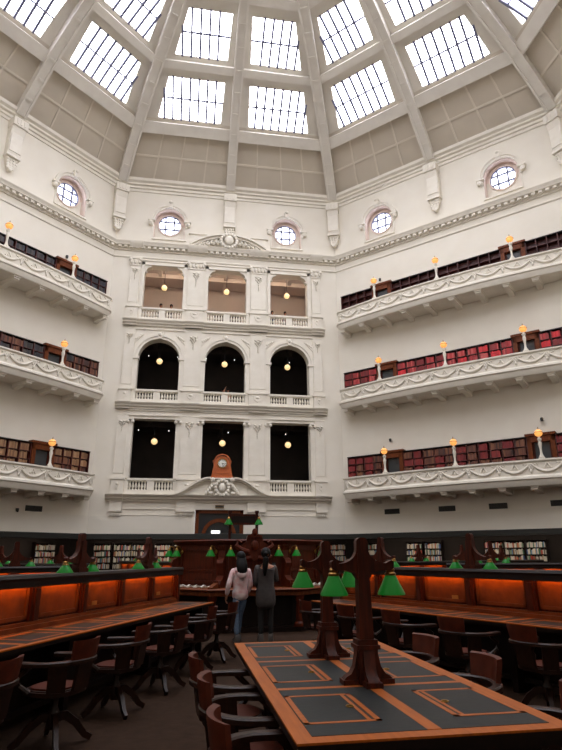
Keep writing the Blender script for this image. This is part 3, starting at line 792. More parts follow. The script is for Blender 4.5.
# ------------------------------------------------------------------ ambulatory bookcases with books
cols.update({'lib_white': [(206, 202, 192), (190, 186, 178)], 'lib_blue': [(70, 96, 150), (100, 130, 170)], 'lib_red': [(160, 50, 44), (186, 84, 66)], 'lib_dark': [(46, 46, 54), (66, 58, 54)], 'lib_green': [(70, 110, 90), (120, 146, 120)], 'lib_tan': [(178, 150, 110), (150, 116, 84)]})
lib = []
bcn = 0
def amb_case(az, x0, where, w=1.12):
    M = W(az) @ T(x0, 3.42, 0)
    t = thing('library_bookcase', 'low dark bookcase of colourful books '+where, 'bookcase', M, None)
    H = 2.3
    part('back_panel', MB().box(0, w, -.02, 0, 0, H), 'woodd', t); part('top_board', MB().box(-.03, w+.03, -.34, 0, H-.05, H), 'woodd', t)
    for x in (0, w-.03): part('side_panel', MB().box(x, x+.03, -.31, 0, 0, H-.05), 'woodd', t)
    for r in range(6):
        z = .15+.345*r; part('shelf', MB().box(.03, w-.03, -.3, 0, z-.025, z), 'woodd', t)
        if r < 2: continue
        xx = .04; ks = ['lib_white', 'lib_white', 'lib_blue', 'lib_red', 'lib_dark', 'lib_tan', 'lib_green']
        while xx < w-.1:
            th = rnd.uniform(.036, .062); h = rnd.uniform(.2, .29); k = rnd.choice(ks+['lib_white', 'lib_white']); ci = rnd.randrange(2)
            lb = '%s library book, %s shelf, bookcase %s' % ({'lib_white': 'cream white', 'lib_blue': 'blue', 'lib_red': 'red', 'lib_dark': 'black', 'lib_tan': 'tan', 'lib_green': 'green'}[k], ['', '', 'fourth', 'third', 'second', 'top'][r], where)
            lib.append((M @ T(xx, -.28, z), (th-.003, .18, h), (k, ci), lb, 0 if r > 2 else 1)); xx += th
nums = ['first', 'second', 'third', 'fourth', 'fifth', 'sixth', 'seventh']
for i, x in enumerate((-7.25, -6.1, -5.2+.1, -3.75, -2.65)): amb_case(0, x, 'under the arcade wall, %s from its left corner' % nums[i], 1.05)
for i, x in enumerate((6.95,)): amb_case(0, x, 'under the arcade wall at its right corner')
amb_case(-45, 6.25, 'under the left balconies near the arcade corner', 1.3)
for i, s in enumerate((-.35, 2.25, 3.4, 6.85, 7.92, 8.99)): amb_case(45, s-HS, 'under the right balconies, %s from the arcade corner' % nums[i], 1.05)
lay_books(lib, 'library_book', 'book', 'library books', 300, 'library_book_run', 'further small colourful library books in the low dark bookcases')

# ------------------------------------------------------------------ green shade lamps
def shade_mesh(r, h):
    return MB().lathe([(r, 0), (r*.99, .012), (r*.62, h*.6), (r*.36, h), (r*.3, h), (r*.56, h*.6), (r*.93, .012)], 20).mesh('shade', 'green')
def collar_mesh(r, h):
    return MB().lathe([(r*.4, h-.015), (r*.42, h+.005), (r*.3, h+.015), (r*.34, h+.03), (r*.2, h+.045), (.012, h+.052), (.012, h+.075)], 14).mesh('brass_gallery', 'brass')
def head(mb, arm, zt, zarm, w=.045, th=.03):
    """carved crest: rounded post top with two sweeping arms, in the local xz plane"""
    zl = zarm-.015; za = zt-(.07 if arm < .25 else .13); xe = arm-.035
    pts = [(-w, zl-.1), (-w-.025, zl-.062), (-arm*.6, zl-.045), (-arm+.005, zl-.045), (-arm-.018, zl-.03), (-arm-.02, zl+.01), (-arm-.005, zl+.02), (-arm+.02, zl+.008)]
    for i in range(9):
        a = PI/2*i/8; pts.append((-(xe-(xe-w)*math.sin(a)), za-(za-zl)*math.cos(a)))
    pts += [(-w, zt-.025), (-w*.75, zt-.008), (-w*.35, zt)]
    full = pts+[(-x, z) for x, z in reversed(pts)]
    mb.prism(full, -th, th); return mb
def make_lamp(name, label, arm, top, zarm, sr, sh, base, M, post_w=.045, group=None):
    t = thing(name, label, 'lamp', M, group)
    if base:
        b = MB(); b.box(-.062, .062, -.062, .062, 0, .2)
        part('plinth', b, 'wood', t)
        for k in range(4):
            g = MB(); g.M = RZ(k*PI/2)
            g.prism([(.05, .0), (.15, 0), (.155, .03), (.14, .045), (.11, .06), (.085, .1), (.07, .17), (.062, .2), (.05, .2)], -.036, .036)
            g.box(.07, .165, -.052, .052, 0, .028)
            part('buttress', g, 'wood', t)
        b = MB(); b.box(-.075, .075, -.075, .075, .2, .225); b.box(-.064, .064, -.064, .064, .225, .255)
        part('moulding', b, 'wood', t); z0 = .25
    else:
        b = MB(); b.box(-.11, .11, -.07, .07, 0, .05); b.prism([(-.1, .05), (.1, .05), (.06, .16), (-.06, .16)], -.05, .05); part('plinth', b, 'wood', t); z0 = .1
    p = MB(); w0, w1 = post_w*1.15, post_w*.9
    p.prism([(-w0, z0), (w0, z0), (w1, top-.1), (-w1, top-.1)], -w0*.9, w0*.9)
    part('post', p, 'wood', t)
    part('crest', head(MB(), arm, top, zarm, post_w), 'wood', t)
    sm, cm = shade_mesh(sr, sh), collar_mesh(sr, sh)
    for s in (-1, 1):
        z = zarm-.02-sh-.065
        o = link('shade', sm, t, T(s*arm, 0, z)); link('brass_gallery', cm, o)
    return t
TX, TY0, TY1, TH = -.635, -12.33, -9.38, .78
TL = make_lamp('table_lamp', 'twin-shade green wooden lamp on the foreground table, nearer the viewer', .195, .88, .73, .09, .128, True, T(TX+.005, -11.25, TH), .04)
dup(TL, T(TX-.008, -10.27, TH), 'twin-shade green wooden lamp on the foreground table, nearer the two women')

# ------------------------------------------------------------------ reading table in front
t = thing('reading_table', 'large wooden reading table with dark leather panels in front', 'table', T(TX, (TY0+TY1)/2, 0) @ RZ(math.radians(.7)))
hx, hy = .668, (TY1-TY0)/2
part('tabletop', MB().box(-hx, hx, -hy, hy, TH-.012, TH-.002), 'border', t)
part('edge_moulding', MB().box(-hx+.004, hx-.004, -hy+.004, hy-.004, TH-.045, TH-.012).box(-hx+.02, hx-.02, -hy+.02, hy-.02, TH-.075, TH-.045), 'woodd', t)
part('apron', MB().box(-hx+.12, hx-.12, -hy+.12, -hy+.15, .6, TH-.075).box(-hx+.12, hx-.12, hy-.15, hy-.12, .6, TH-.075).box(-hx+.12, -hx+.15, -hy+.12, hy-.12, .6, TH-.075).box(hx-.15, hx-.12, -hy+.12, hy-.12, .6, TH-.075), 'woodd', t)
for y in (-hy+.2, 0, hy-.2):
    for s in (-1, 1): part('leg', MB().lathe([(.05, 0), (.06, .05), (.04, .12), (.06, .35), (.045, .5), (.065, .55), (.065, TH-.08)], 12, (s*.36, y, 0)), 'woodd', t)
part('stretcher', MB().box(-.03, .03, -hy+.2, hy-.2, .14, .2), 'woodd', t)
b = .085; n = 3; ph = (2*hy-2*b)/n
part('centre_strip', MB().box(-.035, .035, -hy+b, hy-b, TH-.003, TH+.0005), 'border', t)
for s in (-1, 1):
    for i in range(n):
        y0 = -hy+b+i*ph; y1 = y0+ph
        xa, xb = sorted((s*.035, s*(hx-b)))
        part('leather_panel', MB().box(xa, xb, y0+(.02 if i else 0), y1-(.02 if i < n-1 else 0), TH-.003, TH), 'leather', t)
        if i: part('cross_strip', MB().box(xa, xb, y0-.025, y0+.025, TH-.003, TH+.0005), 'borderx', t)
        yc = (y0+y1)/2; xo, xi = s*(hx-b-.005), s*.19
        fr = MB(); l = .028
        x0, x1 = sorted((xo, xi))
        fr.box(x0, x1, yc-.285, yc-.285+l, TH-.002, TH+.0015); fr.box(x0, x1, yc+.285-l, yc+.285, TH-.002, TH+.0015)
        fr.box(x0, x0+l, yc-.285, yc+.285, TH-.002, TH+.0015); fr.box(x1-l, x1, yc-.285, yc+.285, TH-.002, TH+.0015)
        xq = xi+s*.045; fr.box(min(xq, xq+s*.02), max(xq, xq+s*.02), yc-.255, yc+.255, TH-.002, TH+.001)
        o = part('inlay_border', fr, 'borderx', t)
        rg = MB()
        for q in range(10):
            a0, a1 = 2*PI*q/10, 2*PI*(q+1)/10
            rg.tube([(xi+s*.08+.02*math.cos(a0), yc+.02*math.sin(a0), TH+.003), (xi+s*.08+.02*math.cos(a1), yc+.02*math.sin(a1), TH+.003)], .004, 5)
        part('ring_pull', rg, 'brass', o)

# ------------------------------------------------------------------ radial reading desks
BP = .98
def make_desk(a0, nb, label, M):
    t = thing('reading_desk', label, 'desk', M, None)
    a1 = a0+nb*BP
    part('spine', MB().box(-.07, .07, a0, a1, 0, 1.3), 'wood', t)
    c = MB(); c.prism([(-.2, 1.29), (-.21, 1.32), (-.19, 1.35), (.19, 1.35), (.21, 1.32), (.2, 1.29)], a0-.06, a1+.06)
    for s in (-1, 1): c.box(*sorted((s*.175, s*.2)), a0-.06, a1+.06, 1.225, 1.3)
    for y in (a0-.06, a1+.04): c.box(-.2, .2, y, y+.02, 1.225, 1.3)
    part('cap_shelf', c, 'woodd', t)
    for s in (-1, 1):
        sx = lambda a, b: tuple(sorted((s*a, s*b)))
        x0, x1 = sx(.07, .80)
        tp = MB().box(x0, x1, a0, a1, TH-.012, TH-.002); e0, e1 = sx(.76, .815); tp.box(e0, e1, a0-.01, a1+.01, TH-.012, TH)
        part('desktop', tp, 'border', t)
        part('edge_moulding', MB().box(*sx(.07, .808), a0, a1, TH-.05, TH-.012), 'woodd', t)
        e0, e1 = sx(.07, .15); part('plinth_moulding', MB().box(e0, e1, a0, a1, TH, TH+.05).box(*sx(.07, .12), a0, a1, TH+.05, TH+.085), 'woodh', t)
        e0, e1 = sx(.3, .33); part('modesty_panel', MB().box(e0, e1, a0+.1, a1-.1, .1, TH-.05), 'woodd', t)
        part('foot_rail', MB().box(*sx(.45, .5), a0+.1, a1-.1, .1, .15), 'woodd', t)
        for i in range(nb+1):
            y = a0+i*BP
            st = MB(); wd = .075
            ya, yb = max(y-wd, a0), min(y+wd, a1)
            st.box(*sx(.07, .115), ya, yb, TH+.05, 1.29); st.box(*sx(.11, .135), y-.035 if i else ya, y+.035 if i < nb else yb, TH+.09, 1.2)
            part('stile', st, 'wood', t)
            if i < nb:
                g = MB().box(*sx(.068, .082), y+.13, y+BP-.13, TH+.14, 1.26)
                for q in ((y+.1, y+.14, TH+.11, 1.28), (y+BP-.14, y+BP-.1, TH+.11, 1.28), (y+.1, y+BP-.1, TH+.11, TH+.15), (y+.1, y+BP-.1, 1.25, 1.28)): g.box(*sx(.07, .096), *q)
                p = part('back_panel', g, 'woodh', t)
                if i % 2 == 0: part('brass_plate', MB().box(*sx(.082, .09), y+.62, y+.74, TH+.13, TH+.2), 'plate', p)
                part('strip_light', MB().box(*sx(.135, .165), y+.1, y+BP-.1, 1.268, 1.288), 'orange', t)
                l = part('writing_panel', MB().box(*sx(.17, .735), y+.05, y+BP-.05, TH-.003, TH), 'leather', t)
                f = MB()
                for q in ((.22, .68, y+.2, y+.235), (.22, .68, y+BP-.235, y+BP-.2), (.22, .255, y+.2, y+BP-.2), (.645, .68, y+.2, y+BP-.2), (.27, .29, y+.24, y+BP-.24)): f.box(*sx(q[0], q[1]), q[2], q[3], TH-.002, TH+.0015)
                part('inlay_border', f, 'border', l)
            if i % 2 == 0: part('support', MB().box(*sx(.07, .62), max(y-.04, a0), min(y+.04, a1), 0, TH-.045), 'woodd', t)
    part('end_post', MB().box(-.15, .15, a0-.05, a0+.03, 0, 1.24).box(-.12, .12, a0-.075, a0-.04, .1, 1.15), 'wood', t)
    return t
FL, FR = math.radians(157.5), math.radians(202.5)
ML, MR = RZ(FL) @ T(.25, 0, 0), RZ(FR) @ T(.58, -.28, 0)
desk = make_desk(4.75, 7, 'orange-lit long reading desk on the left, running towards the central desk', ML)
dup(desk, MR, 'orange-lit long reading desk on the right, behind the front table')
DM = [(ML, 'left'), (MR, 'right')]
for k, n in ((1, 'far left'), (2, 'back left, beyond the central desk'), (3, 'at the back, just left of the arcade axis'), (4, 'at the back, just right of the arcade axis'), (5, 'back right, beyond the central desk'), (6, 'far right')):
    a = math.radians(157.5-45*k); m = RZ(a)
    dup(desk, m, 'long radial reading desk, '+n); DM.append((m, n))
SL = None
for M, n in DM:
    for q, y in enumerate((5.73, 7.69, 9.65)):
        lb = 'green twin-shade lamp on the %s desk, %s from the central desk' % (n.split(',')[0].replace('at the back', 'rear') if n != 'at the back, just right of the arcade axis' else 'rear right-of-axis', ['nearest', 'second', 'third'][q])
        Mx = M @ T(0, y, 1.35) @ RZ(PI/2)
        if SL is None: SL = make_lamp('desk_lamp', lb, .31, .49, .18, .105, .105, False, Mx, .05)
        else: dup(SL, Mx, lb)

# ------------------------------------------------------------------ captain's chairs
def make_chair(label, M):
    t = thing('captains_chair', label, 'chair', M, None)
    s = MB(); pts = [(.245*math.cos(a)*(1 if abs(math.cos(a)) < .99 else 1), .23*math.sin(a)+.01) for a in [2*PI*i/24 for i in range(24)]]
    pts = [(math.copysign(abs(x/.245)**.7*.25, x), math.copysign(abs((y-.01)/.23)**.75*.235, y-.01)+.01) for x, y in pts]
    s.prism(pts, .415, .45, 'z'); s.prism([(x*.9, y*.9) for x, y in pts], .45, .458, 'z')
    part('seat', s, 'chair', t)
    part('seat_pad', MB().prism([(x*.78, y*.78) for x, y in pts], .456, .472, 'z'), 'hide', t)
    path = [(-.27, .24, .665), (-.285, .1, .668)]
    for i in range(13): a = PI+PI*i/12; path.append((.29*math.cos(a), .0+.29*math.sin(a)-.0, .67+.012*math.sin(PI*i/12)))
    path += [(.285, .1, .668), (.27, .24, .665)]
    sq = [(-1, -.5), (1, -.5), (1, .3), (.7, .55), (-.7, .55), (-1, .3)]
    part('arm_rail', MB().tube(path, [.037, .037]+[.034]*13+[.037, .037], sq=sq), 'chair', t)
    b = MB(); n = 10; ins, out = [], []
    for zi, (z, r) in enumerate(((.675, .275), (.75, .287), (.82, .3), (.845, .302))):
        for i in range(n+1):
            a = -PI/2+(-.6+1.2*i/n); ins.append((r*math.cos(a), r*math.sin(a), z)); out.append(((r+.034)*math.cos(a), (r+.034)*math.sin(a), z+(.008 if zi == 3 else 0)))
    m = n+1; vs = ins+out; o_ = len(ins); fs = []
    for k in range(3):
        for i in range(n): fs += [(k*m+i, k*m+i+1, (k+1)*m+i+1, (k+1)*m+i), (o_+k*m+i, o_+(k+1)*m+i, o_+(k+1)*m+i+1, o_+k*m+i+1)]
    for i in range(n): fs += [(i, o_+i, o_+i+1, i+1), (3*m+i, 3*m+i+1, o_+3*m+i+1, o_+3*m+i)]
    for k in range(3): fs += [(k*m, (k+1)*m, o_+(k+1)*m, o_+k*m), (k*m+n, o_+k*m+n, o_+(k+1)*m+n, (k+1)*m+n)]
    b.add(vs, fs); part('backrest', b, 'hide', t)
    for a in (-.95, 0, .95):
        b = MB(); a0 = -PI/2+a; b.M = RZ(a0); wd = .075 if a else .1
        b.prism([(-wd, .45), (wd, .45), (wd*.8, .56), (wd, .665), (-wd, .665), (-wd*.8, .56)], .232, .262, 'x') if 0 else None
        b.prism([(.22, .45), (.25, .45), (.285, .665), (.255, .665)], -wd, wd); part('splat', b, 'chair', t)
    for sx in (-1, 1):
        b = MB(); b.tube([(sx*.235, .1, .44), (sx*.28, .17, .5), (sx*.29, .18, .57), (sx*.265, .12, .62), (sx*.275, .08, .66)], [.026, .024, .022, .022, .026], 8); part('arm_support', b, 'chair', t)
    part('pedestal', MB().lathe([(.045, .13), (.06, .2), (.05, .26), (.03, .3), (.03, .36), (.1, .4), (.12, .415)], 12), 'chair', t)
    for k in range(4):
        b = MB(); b.M = RZ(PI/4+k*PI/2)
        b.tube([(.02, 0, .22), (.1, 0, .225), (.19, 0, .16), (.27, 0, .06), (.33, 0, .025)], [.036, .034, .03, .026, .024], sq=[(-.7, -1), (.7, -1), (.7, 1), (-.7, 1)]); part('leg', b, 'chair', t)
    return t
CH = None
def chair(M, lb):
    global CH
    if CH is None: CH = make_chair(lb, M)
    else: dup(CH, M, lb)
od = ['first', 'second', 'third', 'fourth', 'fifth', 'sixth', 'seventh']
al = [(10.75, 4), (9.68, -3), (8.62, 5), (7.55, -4), (6.5, 6), (5.5, -2)]
for i, (y, r) in enumerate(al):
    chair(RZ(FL) @ T(-.9, y, 0) @ RZ(-PI/2+math.radians(r)), 'dark wooden captain\'s chair at the left desk, %s from the photo edge' % od[i])
for i, (y, r) in enumerate([(10.2, 3), (9.2, -6), (8.2, 5), (7.2, -3), (6.2, 4), (5.2, -5)]):
    chair(RZ(FR) @ T(1.74, y, 0) @ RZ(PI/2+math.radians(r)), 'dark wooden captain\'s chair at the right desk, %s from the photo edge' % od[i])
for i, (y, r, x) in enumerate(((-12.08, 4, -1.33), (-11.25, -4, -1.36), (-10.45, 6, -1.41))):
    chair(T(x, y, 0) @ RZ(-PI/2+math.radians(r)), 'leather-backed captain\'s chair on the left side of the front table, %s from the viewer' % od[i])
for i, (y, r) in enumerate(((-11.85, -7), (-10.88, 5), (-9.85, 14))):
    chair(T(.12, y, 0) @ RZ(PI/2+math.radians(r)), 'leather-backed captain\'s chair on the right side of the front table, %s from the viewer' % od[i])

# ------------------------------------------------------------------ central desk
DX = -.28
MD = T(DX, 0, 0)
def oring(mb, prof, closed=True):
    n = len(prof); vs = []
    for k in range(8):
        a = PI/8+k*PI/4
        for r, z in prof: vs.append((r/C8*math.sin(a), r/C8*math.cos(a), z))
    return mb.add(vs, [(k*n+i, k*n+(i+1) % n, ((k+1) % 8)*n+(i+1) % n, ((k+1) % 8)*n+i) for k in range(8) for i in range(n)])
t = thing('central_desk', 'dark wooden octagonal central desk with carved crest', 'desk', MD)
part('counter', oring(MB(), [(1.7, .83), (1.7, .87), (2.44, .87), (2.46, .85), (2.44, .82), (2.4, .8), (2.4, .73), (2.36, .72), (2.36, .83)]), 'woodh', t)
part('counter_front', oring(MB(), [(1.95, 0), (1.95, .83), (2.01, .83), (2.01, 0)]), 'woodd', t)
part('footplate', oring(MB(), [(1.95, 0), (1.95, .1), (2.32, .1), (2.32, 0)]), 'woodd', t)
part('inner_wall', oring(MB(), [(1.65, .86), (1.65, 1.8), (1.73, 1.8), (1.73, .86)]), 'deskwood', t)
part('cap_moulding', oring(MB(), [(1.6, 1.78), (1.6, 1.9), (1.83, 1.9), (1.85, 1.87), (1.8, 1.82), (1.76, 1.78)]), 'deskwood', t)
part('top_board', oring(MB(), [(.6, 1.86), (.6, 1.9), (1.65, 1.9), (1.65, 1.86)]), 'woodd', t)
for k in range(8):
    A = RZ(k*PI/4)
    b = MB(); b.M = A
    for q in ((-.58, .58, .95, 1.0), (-.58, .58, 1.66, 1.71), (-.58, -.53, .95, 1.71), (.53, .58, .95, 1.71), (-.53, .53, 1.2, 1.24)): b.box(q[0], q[1], 1.72, 1.76, q[2], q[3])
    b.box(-.45, .45, 1.72, 1.745, 1.3, 1.6); b.box(-.45, .45, 1.72, 1.745, 1.04, 1.16)
    part('wall_panel', b, 'deskwood', t)
    B = RZ(PI/8+k*PI/4)
    b = MB(); b.M = B; r = 1.73/C8
    b.prism([(r-.05, .87), (r+.34, .87), (r+.36, .95), (r+.3, 1.02), (r+.2, 1.03), (r+.1, 1.12), (r+.12, 1.25), (r+.17, 1.38), (r+.13, 1.46), (r+.04, 1.5), (r+.02, 1.66), (r+.08, 1.76), (r-.05, 1.8)], -.075, .075, 'x')
    b.box(-.05, .05, r+.26, r+.38, .87, 1.02)
    part('scroll_console', b, 'deskwood', t)
    b = MB(); b.M = B; b.prism([(r+.1, .87), (2.42/C8, .87), (2.42/C8, .9), (r+.1, 1.04)], -.05, .05, 'x'); part('counter_divider', b, 'woodh', t)
    b = MB(); b.lathe([(.12, .1), (.12, .16), (.08, .2), (.075, .6), (.1, .66), (.12, .74)], 14, (2.27/C8*math.sin(PI/8+k*PI/4), 2.27/C8*math.cos(PI/8+k*PI/4), 0)); part('column', b, 'deskwood', t)
c_ = MB(); y = -1.9
c_.prism([(-.3, 1.55), (-.34, 1.75), (-.2, 1.84), (-.16, 1.98), (-.06, 2.02), (0, 2.12), (.06, 2.02), (.16, 1.98), (.2, 1.84), (.34, 1.75), (.3, 1.55), (0, 1.42)], y+.02, y+.16)
c_.ball((0, y, 1.76), .09, .06, .12, 12, 8); c_.box(-.17, .17, y-.04, y+.05, 1.94, 1.97); c_.ball((0, y, 2.05), .07, .06, .09)
for s in (-1, 1):
    c_.tube([(s*.14, y, 1.62), (s*.3, y-.03, 1.66), (s*.42, y-.02, 1.76), (s*.38, y, 1.86), (s*.3, y, 1.82)], [.06, .06, .055, .045, .03], 8)
    c_.tube([(s*.08, y, 1.5), (s*.25, y, 1.46), (s*.4, y, 1.54)], [.05, .05, .03], 8)
part('carved_crest', c_, 'deskwood', t)
# green lamps on the inner wall
wl = None
def wall_lamp(k, s, lb):
    global wl
    a = PI/8+k*PI/4            # corner; s picks the face beside it
    f = a+s*PI/8               # heading of that face
    d = 1.73*math.tan(PI/8)-.17
    Mx = MD @ RZ(-f) @ T(-s*d, 1.78, 1.5)
    if wl is None:
        wl = thing('wall_lamp', lb, 'lamp', Mx, None)
        part('arm', MB().tube([(0, -.03, .14), (0, .06, .24), (0, .14, .26), (0, .16, .2)], .014, 8).ball((0, -.02, .13), .04, .02, .05), 'brass', wl)
        link('shade', shade_mesh(.105, .14), wl, T(0, .16, .03)); link('brass_gallery', collar_mesh(.1, .13), wl, T(0, .16, .04)); part('bulb', MB().ball((0, .16, .075), .03, .03, .035), 'bulb', wl)
    else: dup(wl, Mx, lb)
for k, nm in ((3, 'front right corner'), (4, 'front left corner'), (2, 'right corner'), (5, 'left corner')):
    for s in (-1, 1): wall_lamp(k, s, 'small green wall lamp on the central desk, %s side of its %s' % ({(3, 1): 'crest', (3, -1): 'outer', (4, -1): 'crest', (4, 1): 'outer'}.get((k, s), 'near' if (k == 2 and s == 1) or (k == 5 and s == -1) else 'far'), nm))
t = thing('lamp_frame', 'tall dark wooden frame with two green lamps above the central desk', 'lamp frame', T(-.38, -.1, 0))
for s in (-1, 1): part('post', MB().box(s*.35-.035, s*.35+.035, -.035, .035, 0, 2.64).box(s*.35-.05, s*.35+.05, -.05, .05, 2.6, 2.66), 'wood', t)
part('board', MB().box(-.315, .315, -.03, .03, 2.34, 2.53), 'woodd', t)
part('board_frame', MB().box(-.33, .33, -.045, .045, 2.52, 2.57).box(-.33, .33, -.045, .045, 2.3, 2.35), 'wood', t)
for s in (-1, 1):
    o = link('shade', shade_mesh(.11, .14), t, T(s*.39, -.12, 2.3)); link('brass_gallery', collar_mesh(.11, .14), o)
    part('arm', MB().tube([(s*.36, -.02, 2.44), (s*.38, -.08, 2.47), (s*.39, -.12, 2.42)], .014, 6), 'brass', t)
# papers on the counter
def paper(x, y, n, lb):
    b = MB()
    for i in range(n): b.M = T(x, y, .872+.008*i) @ RZ(rnd.uniform(-.5, .5)); b.prism([(-.1, 0), (-.04, .02+.02*(i == n-1)), (.04, .005), (.1, .015), (.1, .02), (.04, .01), (-.04, .026+.02*(i == n-1)), (-.1, .006)], -.07, .07)
    tag(part('paper_stack', b, 'paper', None), lb, 'papers', None)
for i, f in enumerate((-.6, -.38, -.16, .06, .28, .5)):
    a = PI+PI/4; paper(DX+2.12*math.sin(a)+f*math.cos(a)*1, 2.12*math.cos(a)-f*math.sin(a), 3, 'loose white papers on the left counter of the central desk, %s from its outer end' % nums[5-i])
for i, f in enumerate((-.25, .0, .3)):
    a = PI-PI/4; paper(DX+2.12*math.sin(a)+f*math.cos(a), 2.12*math.cos(a)-f*math.sin(a), 3, 'loose white papers on the right counter of the central desk, %s along' % nums[i])

# ------------------------------------------------------------------ people
def skin_obj(name, joints, bones, m, parent, root=0, sub=1):
    me = bpy.data.meshes.new(name); keys = list(joints); ix = {k: i for i, k in enumerate(keys)}
    me.from_pydata([joints[k][0] for k in keys], [(ix[a], ix[b]) for a, b in bones], []); me.materials.append(M_[m])
    o = link(name, me, parent)
    md = o.modifiers.new('skin', 'SKIN'); md.use_smooth_shade = True; md.branch_smoothing = .3
    for i, k in enumerate(keys):
        sv = me.skin_vertices[0].data[i]; r = joints[k][1]; sv.radius = r if isinstance(r, tuple) else (r, r); sv.use_root = (i == root)
    o.modifiers.new('sub', 'SUBSURF').levels = sub; o.modifiers['sub'].render_levels = sub
    return o
def hand(J, Bn, side, wk, dirv, out, curl):
    """palm, four unequal bent fingers and a side thumb growing from wrist joint wk"""
    w = Vector(J[wk][0]); d = Vector(dirv).normalized(); u = Vector(out).normalized(); f = d.cross(u).normalized()
    pk = side+'palm'; J[pk] = (tuple(w+d*.05), (.02, .03)); Bn.append((wk, pk))
    for i, (off, L) in enumerate(((-.028, .06), (-.01, .07), (.01, .066), (.027, .052))):
        a, b, c = side+'k%d' % i, side+'m%d' % i, side+'t%d' % i
        p0 = w+d*.088+f*off; p1 = p0+d*L*.5+u*curl*.012; p2 = p1+d*L*.42+u*curl*.03
        J[a], J[b], J[c] = (tuple(p0), .0095), (tuple(p1), .0085), (tuple(p2), .007); Bn += [(pk, a), (a, b), (b, c)]
    a, b = side+'th0', side+'th1'
    p0 = w+d*.035+f*-.04+u*.01; p1 = p0+d*.04+f*-.015+u*.012
    J[a], J[b] = (tuple(p0), .0105), (tuple(p1), .009); Bn += [(pk, a), (a, b)]
def person(label, M, sc, arms, legs, cloth, hair, turn=0, tiny=False):
    """arms/legs: joint positions; cloth: top material, hem z, top width, legs material"""
    t = thing('person', label, 'person', M @ Matrix.Scale(sc, 4))
    J = {'pel': ((0, 0, .93), (.12, .09)), 'sp': ((0, .005, 1.1), (.105, .08)), 'ch': ((0, 0, 1.26), (.12, .085)), 'nb': ((0, -.01, 1.4), .06), 'nk': ((0, .01, 1.47), .046),
         'jaw': ((.02*turn, .035, 1.515), (.055, .062)), 'hd': ((.005*turn, .02, 1.585), (.076, .088)), 'tp': ((0, .005, 1.65), (.055, .062))}
    Bn = [('pel', 'sp'), ('sp', 'ch'), ('ch', 'nb'), ('nb', 'nk'), ('nk', 'jaw'), ('jaw', 'hd'), ('hd', 'tp')]
    for s, sx in (('l', -1), ('r', 1)):
        sh, el, wr = arms[s]; hp, kn, an, to = legs[s]
        J[s+'sh'] = (sh, .05); J[s+'el'] = (el, .038); J[s+'wr'] = (wr, (.022, .027)); Bn += [('ch', s+'sh'), (s+'sh', s+'el'), (s+'el', s+'wr')]
        J[s+'hp'] = (hp, .085); J[s+'kn'] = (kn, .052); J[s+'an'] = (an, .034); J[s+'to'] = (to, .028); Bn += [('pel', s+'hp'), (s+'hp', s+'kn'), (s+'kn', s+'an'), (s+'an', s+'to')]
        dv = Vector(wr)-Vector(el)
        hand(J, Bn, s, s+'wr', dv, (-sx, 0, 0) if abs(dv.normalized().x) < .8 else (0, 1, 0), 1.0)
    body = skin_obj('body', J, Bn, 'skin', t)
    top, hem, wdt, lg = cloth
    G = {'a': ((0, 0, hem), (wdt+.01, wdt*.74)), 'a2': ((0, 0, hem+.18), (wdt+.012, wdt*.76)), 'b': ((0, 0, 1.12), (wdt-.005, wdt*.74)), 'c': ((0, -.005, 1.28), (wdt-.01, wdt*.72)), 'd': ((0, -.005, 1.38), (.085, .075)), 'e': ((0, -.005, 1.42), .068)}
    Gb = [('a', 'a2'), ('a2', 'b'), ('b', 'c'), ('c', 'd'), ('d', 'e')]
    for s in 'lr':
        sh, el, wr = [Vector(v) for v in arms[s]]
        G[s+'s'] = (tuple(sh+Vector((0, 0, .005))), .068); G[s+'m'] = (tuple((sh+el)/2), .06); G[s+'e'] = (tuple(el), .058); G[s+'f'] = (tuple(el.lerp(wr, .55)), .054); G[s+'w'] = (tuple(el.lerp(wr, .92)), .042)
        Gb += [('c', s+'s'), (s+'s', s+'m'), (s+'m', s+'e'), (s+'e', s+'f'), (s+'f', s+'w')]
    skin_obj('jacket' if top == 'jacket' else 'shirt', G, Gb, top, t, 2)
    if not tiny:
        L = {'p': ((0, 0, .95), (.128, .1)), 'p2': ((0, 0, .88), (.13, .102))}; Lb = [('p', 'p2')]
        for s in 'lr':
            hp, kn, an, to = [Vector(v) for v in legs[s]]
            L[s+'h'] = (tuple(hp-Vector((0, 0, .06))), .088); L[s+'k'] = (tuple(kn), .062); L[s+'c'] = (tuple(kn.lerp(an, .5)), .058); L[s+'n'] = (tuple(kn.lerp(an, .93)), .05)
            Lb += [('p2', s+'h'), (s+'h', s+'k'), (s+'k', s+'c'), (s+'c', s+'n')]
            d = (to-an); b = MB(); b.M = Matrix.Translation(an) @ RZ(math.atan2(-d.x, d.y))
            b.prism([(-.09, -an.z*0-.085), (.19, -.085), (.2, -.06), (.14, -.02), (.06, .0), (.05, .05), (-.06, .05), (-.09, -.02)], -.045, .045, 'x'); part('shoe', b, 'shoe', t)
        skin_obj('trousers', L, Lb, lg, t, 0)
    h = MB(); h.M = T(.0, .0, 0)
    h.ball((0, .0, 1.6), .098, .112, .105, 14, 10)
    if hair == 'long':
        h.tube([(0, -.02, 1.62), (0, -.045, 1.55), (0, -.08, 1.48), (0, -.115, 1.41), (0, -.135, 1.34), (0, -.145, 1.28), (0, -.145, 1.25)], [.085, .1, .112, .115, .105, .08, .03], sq=[(math.cos(2*PI*i/14), .62*math.sin(2*PI*i/14)) for i in range(14)], up=(0, 1, 0))
    elif hair == 'tail':
        h.ball((0, -.115, 1.58), .05, .045, .05, 10, 6); h.tube([(0, -.12, 1.58), (0, -.16, 1.5), (-.01, -.165, 1.38), (-.02, -.155, 1.26), (-.02, -.15, 1.18)], [.045, .055, .055, .045, .02], 10)
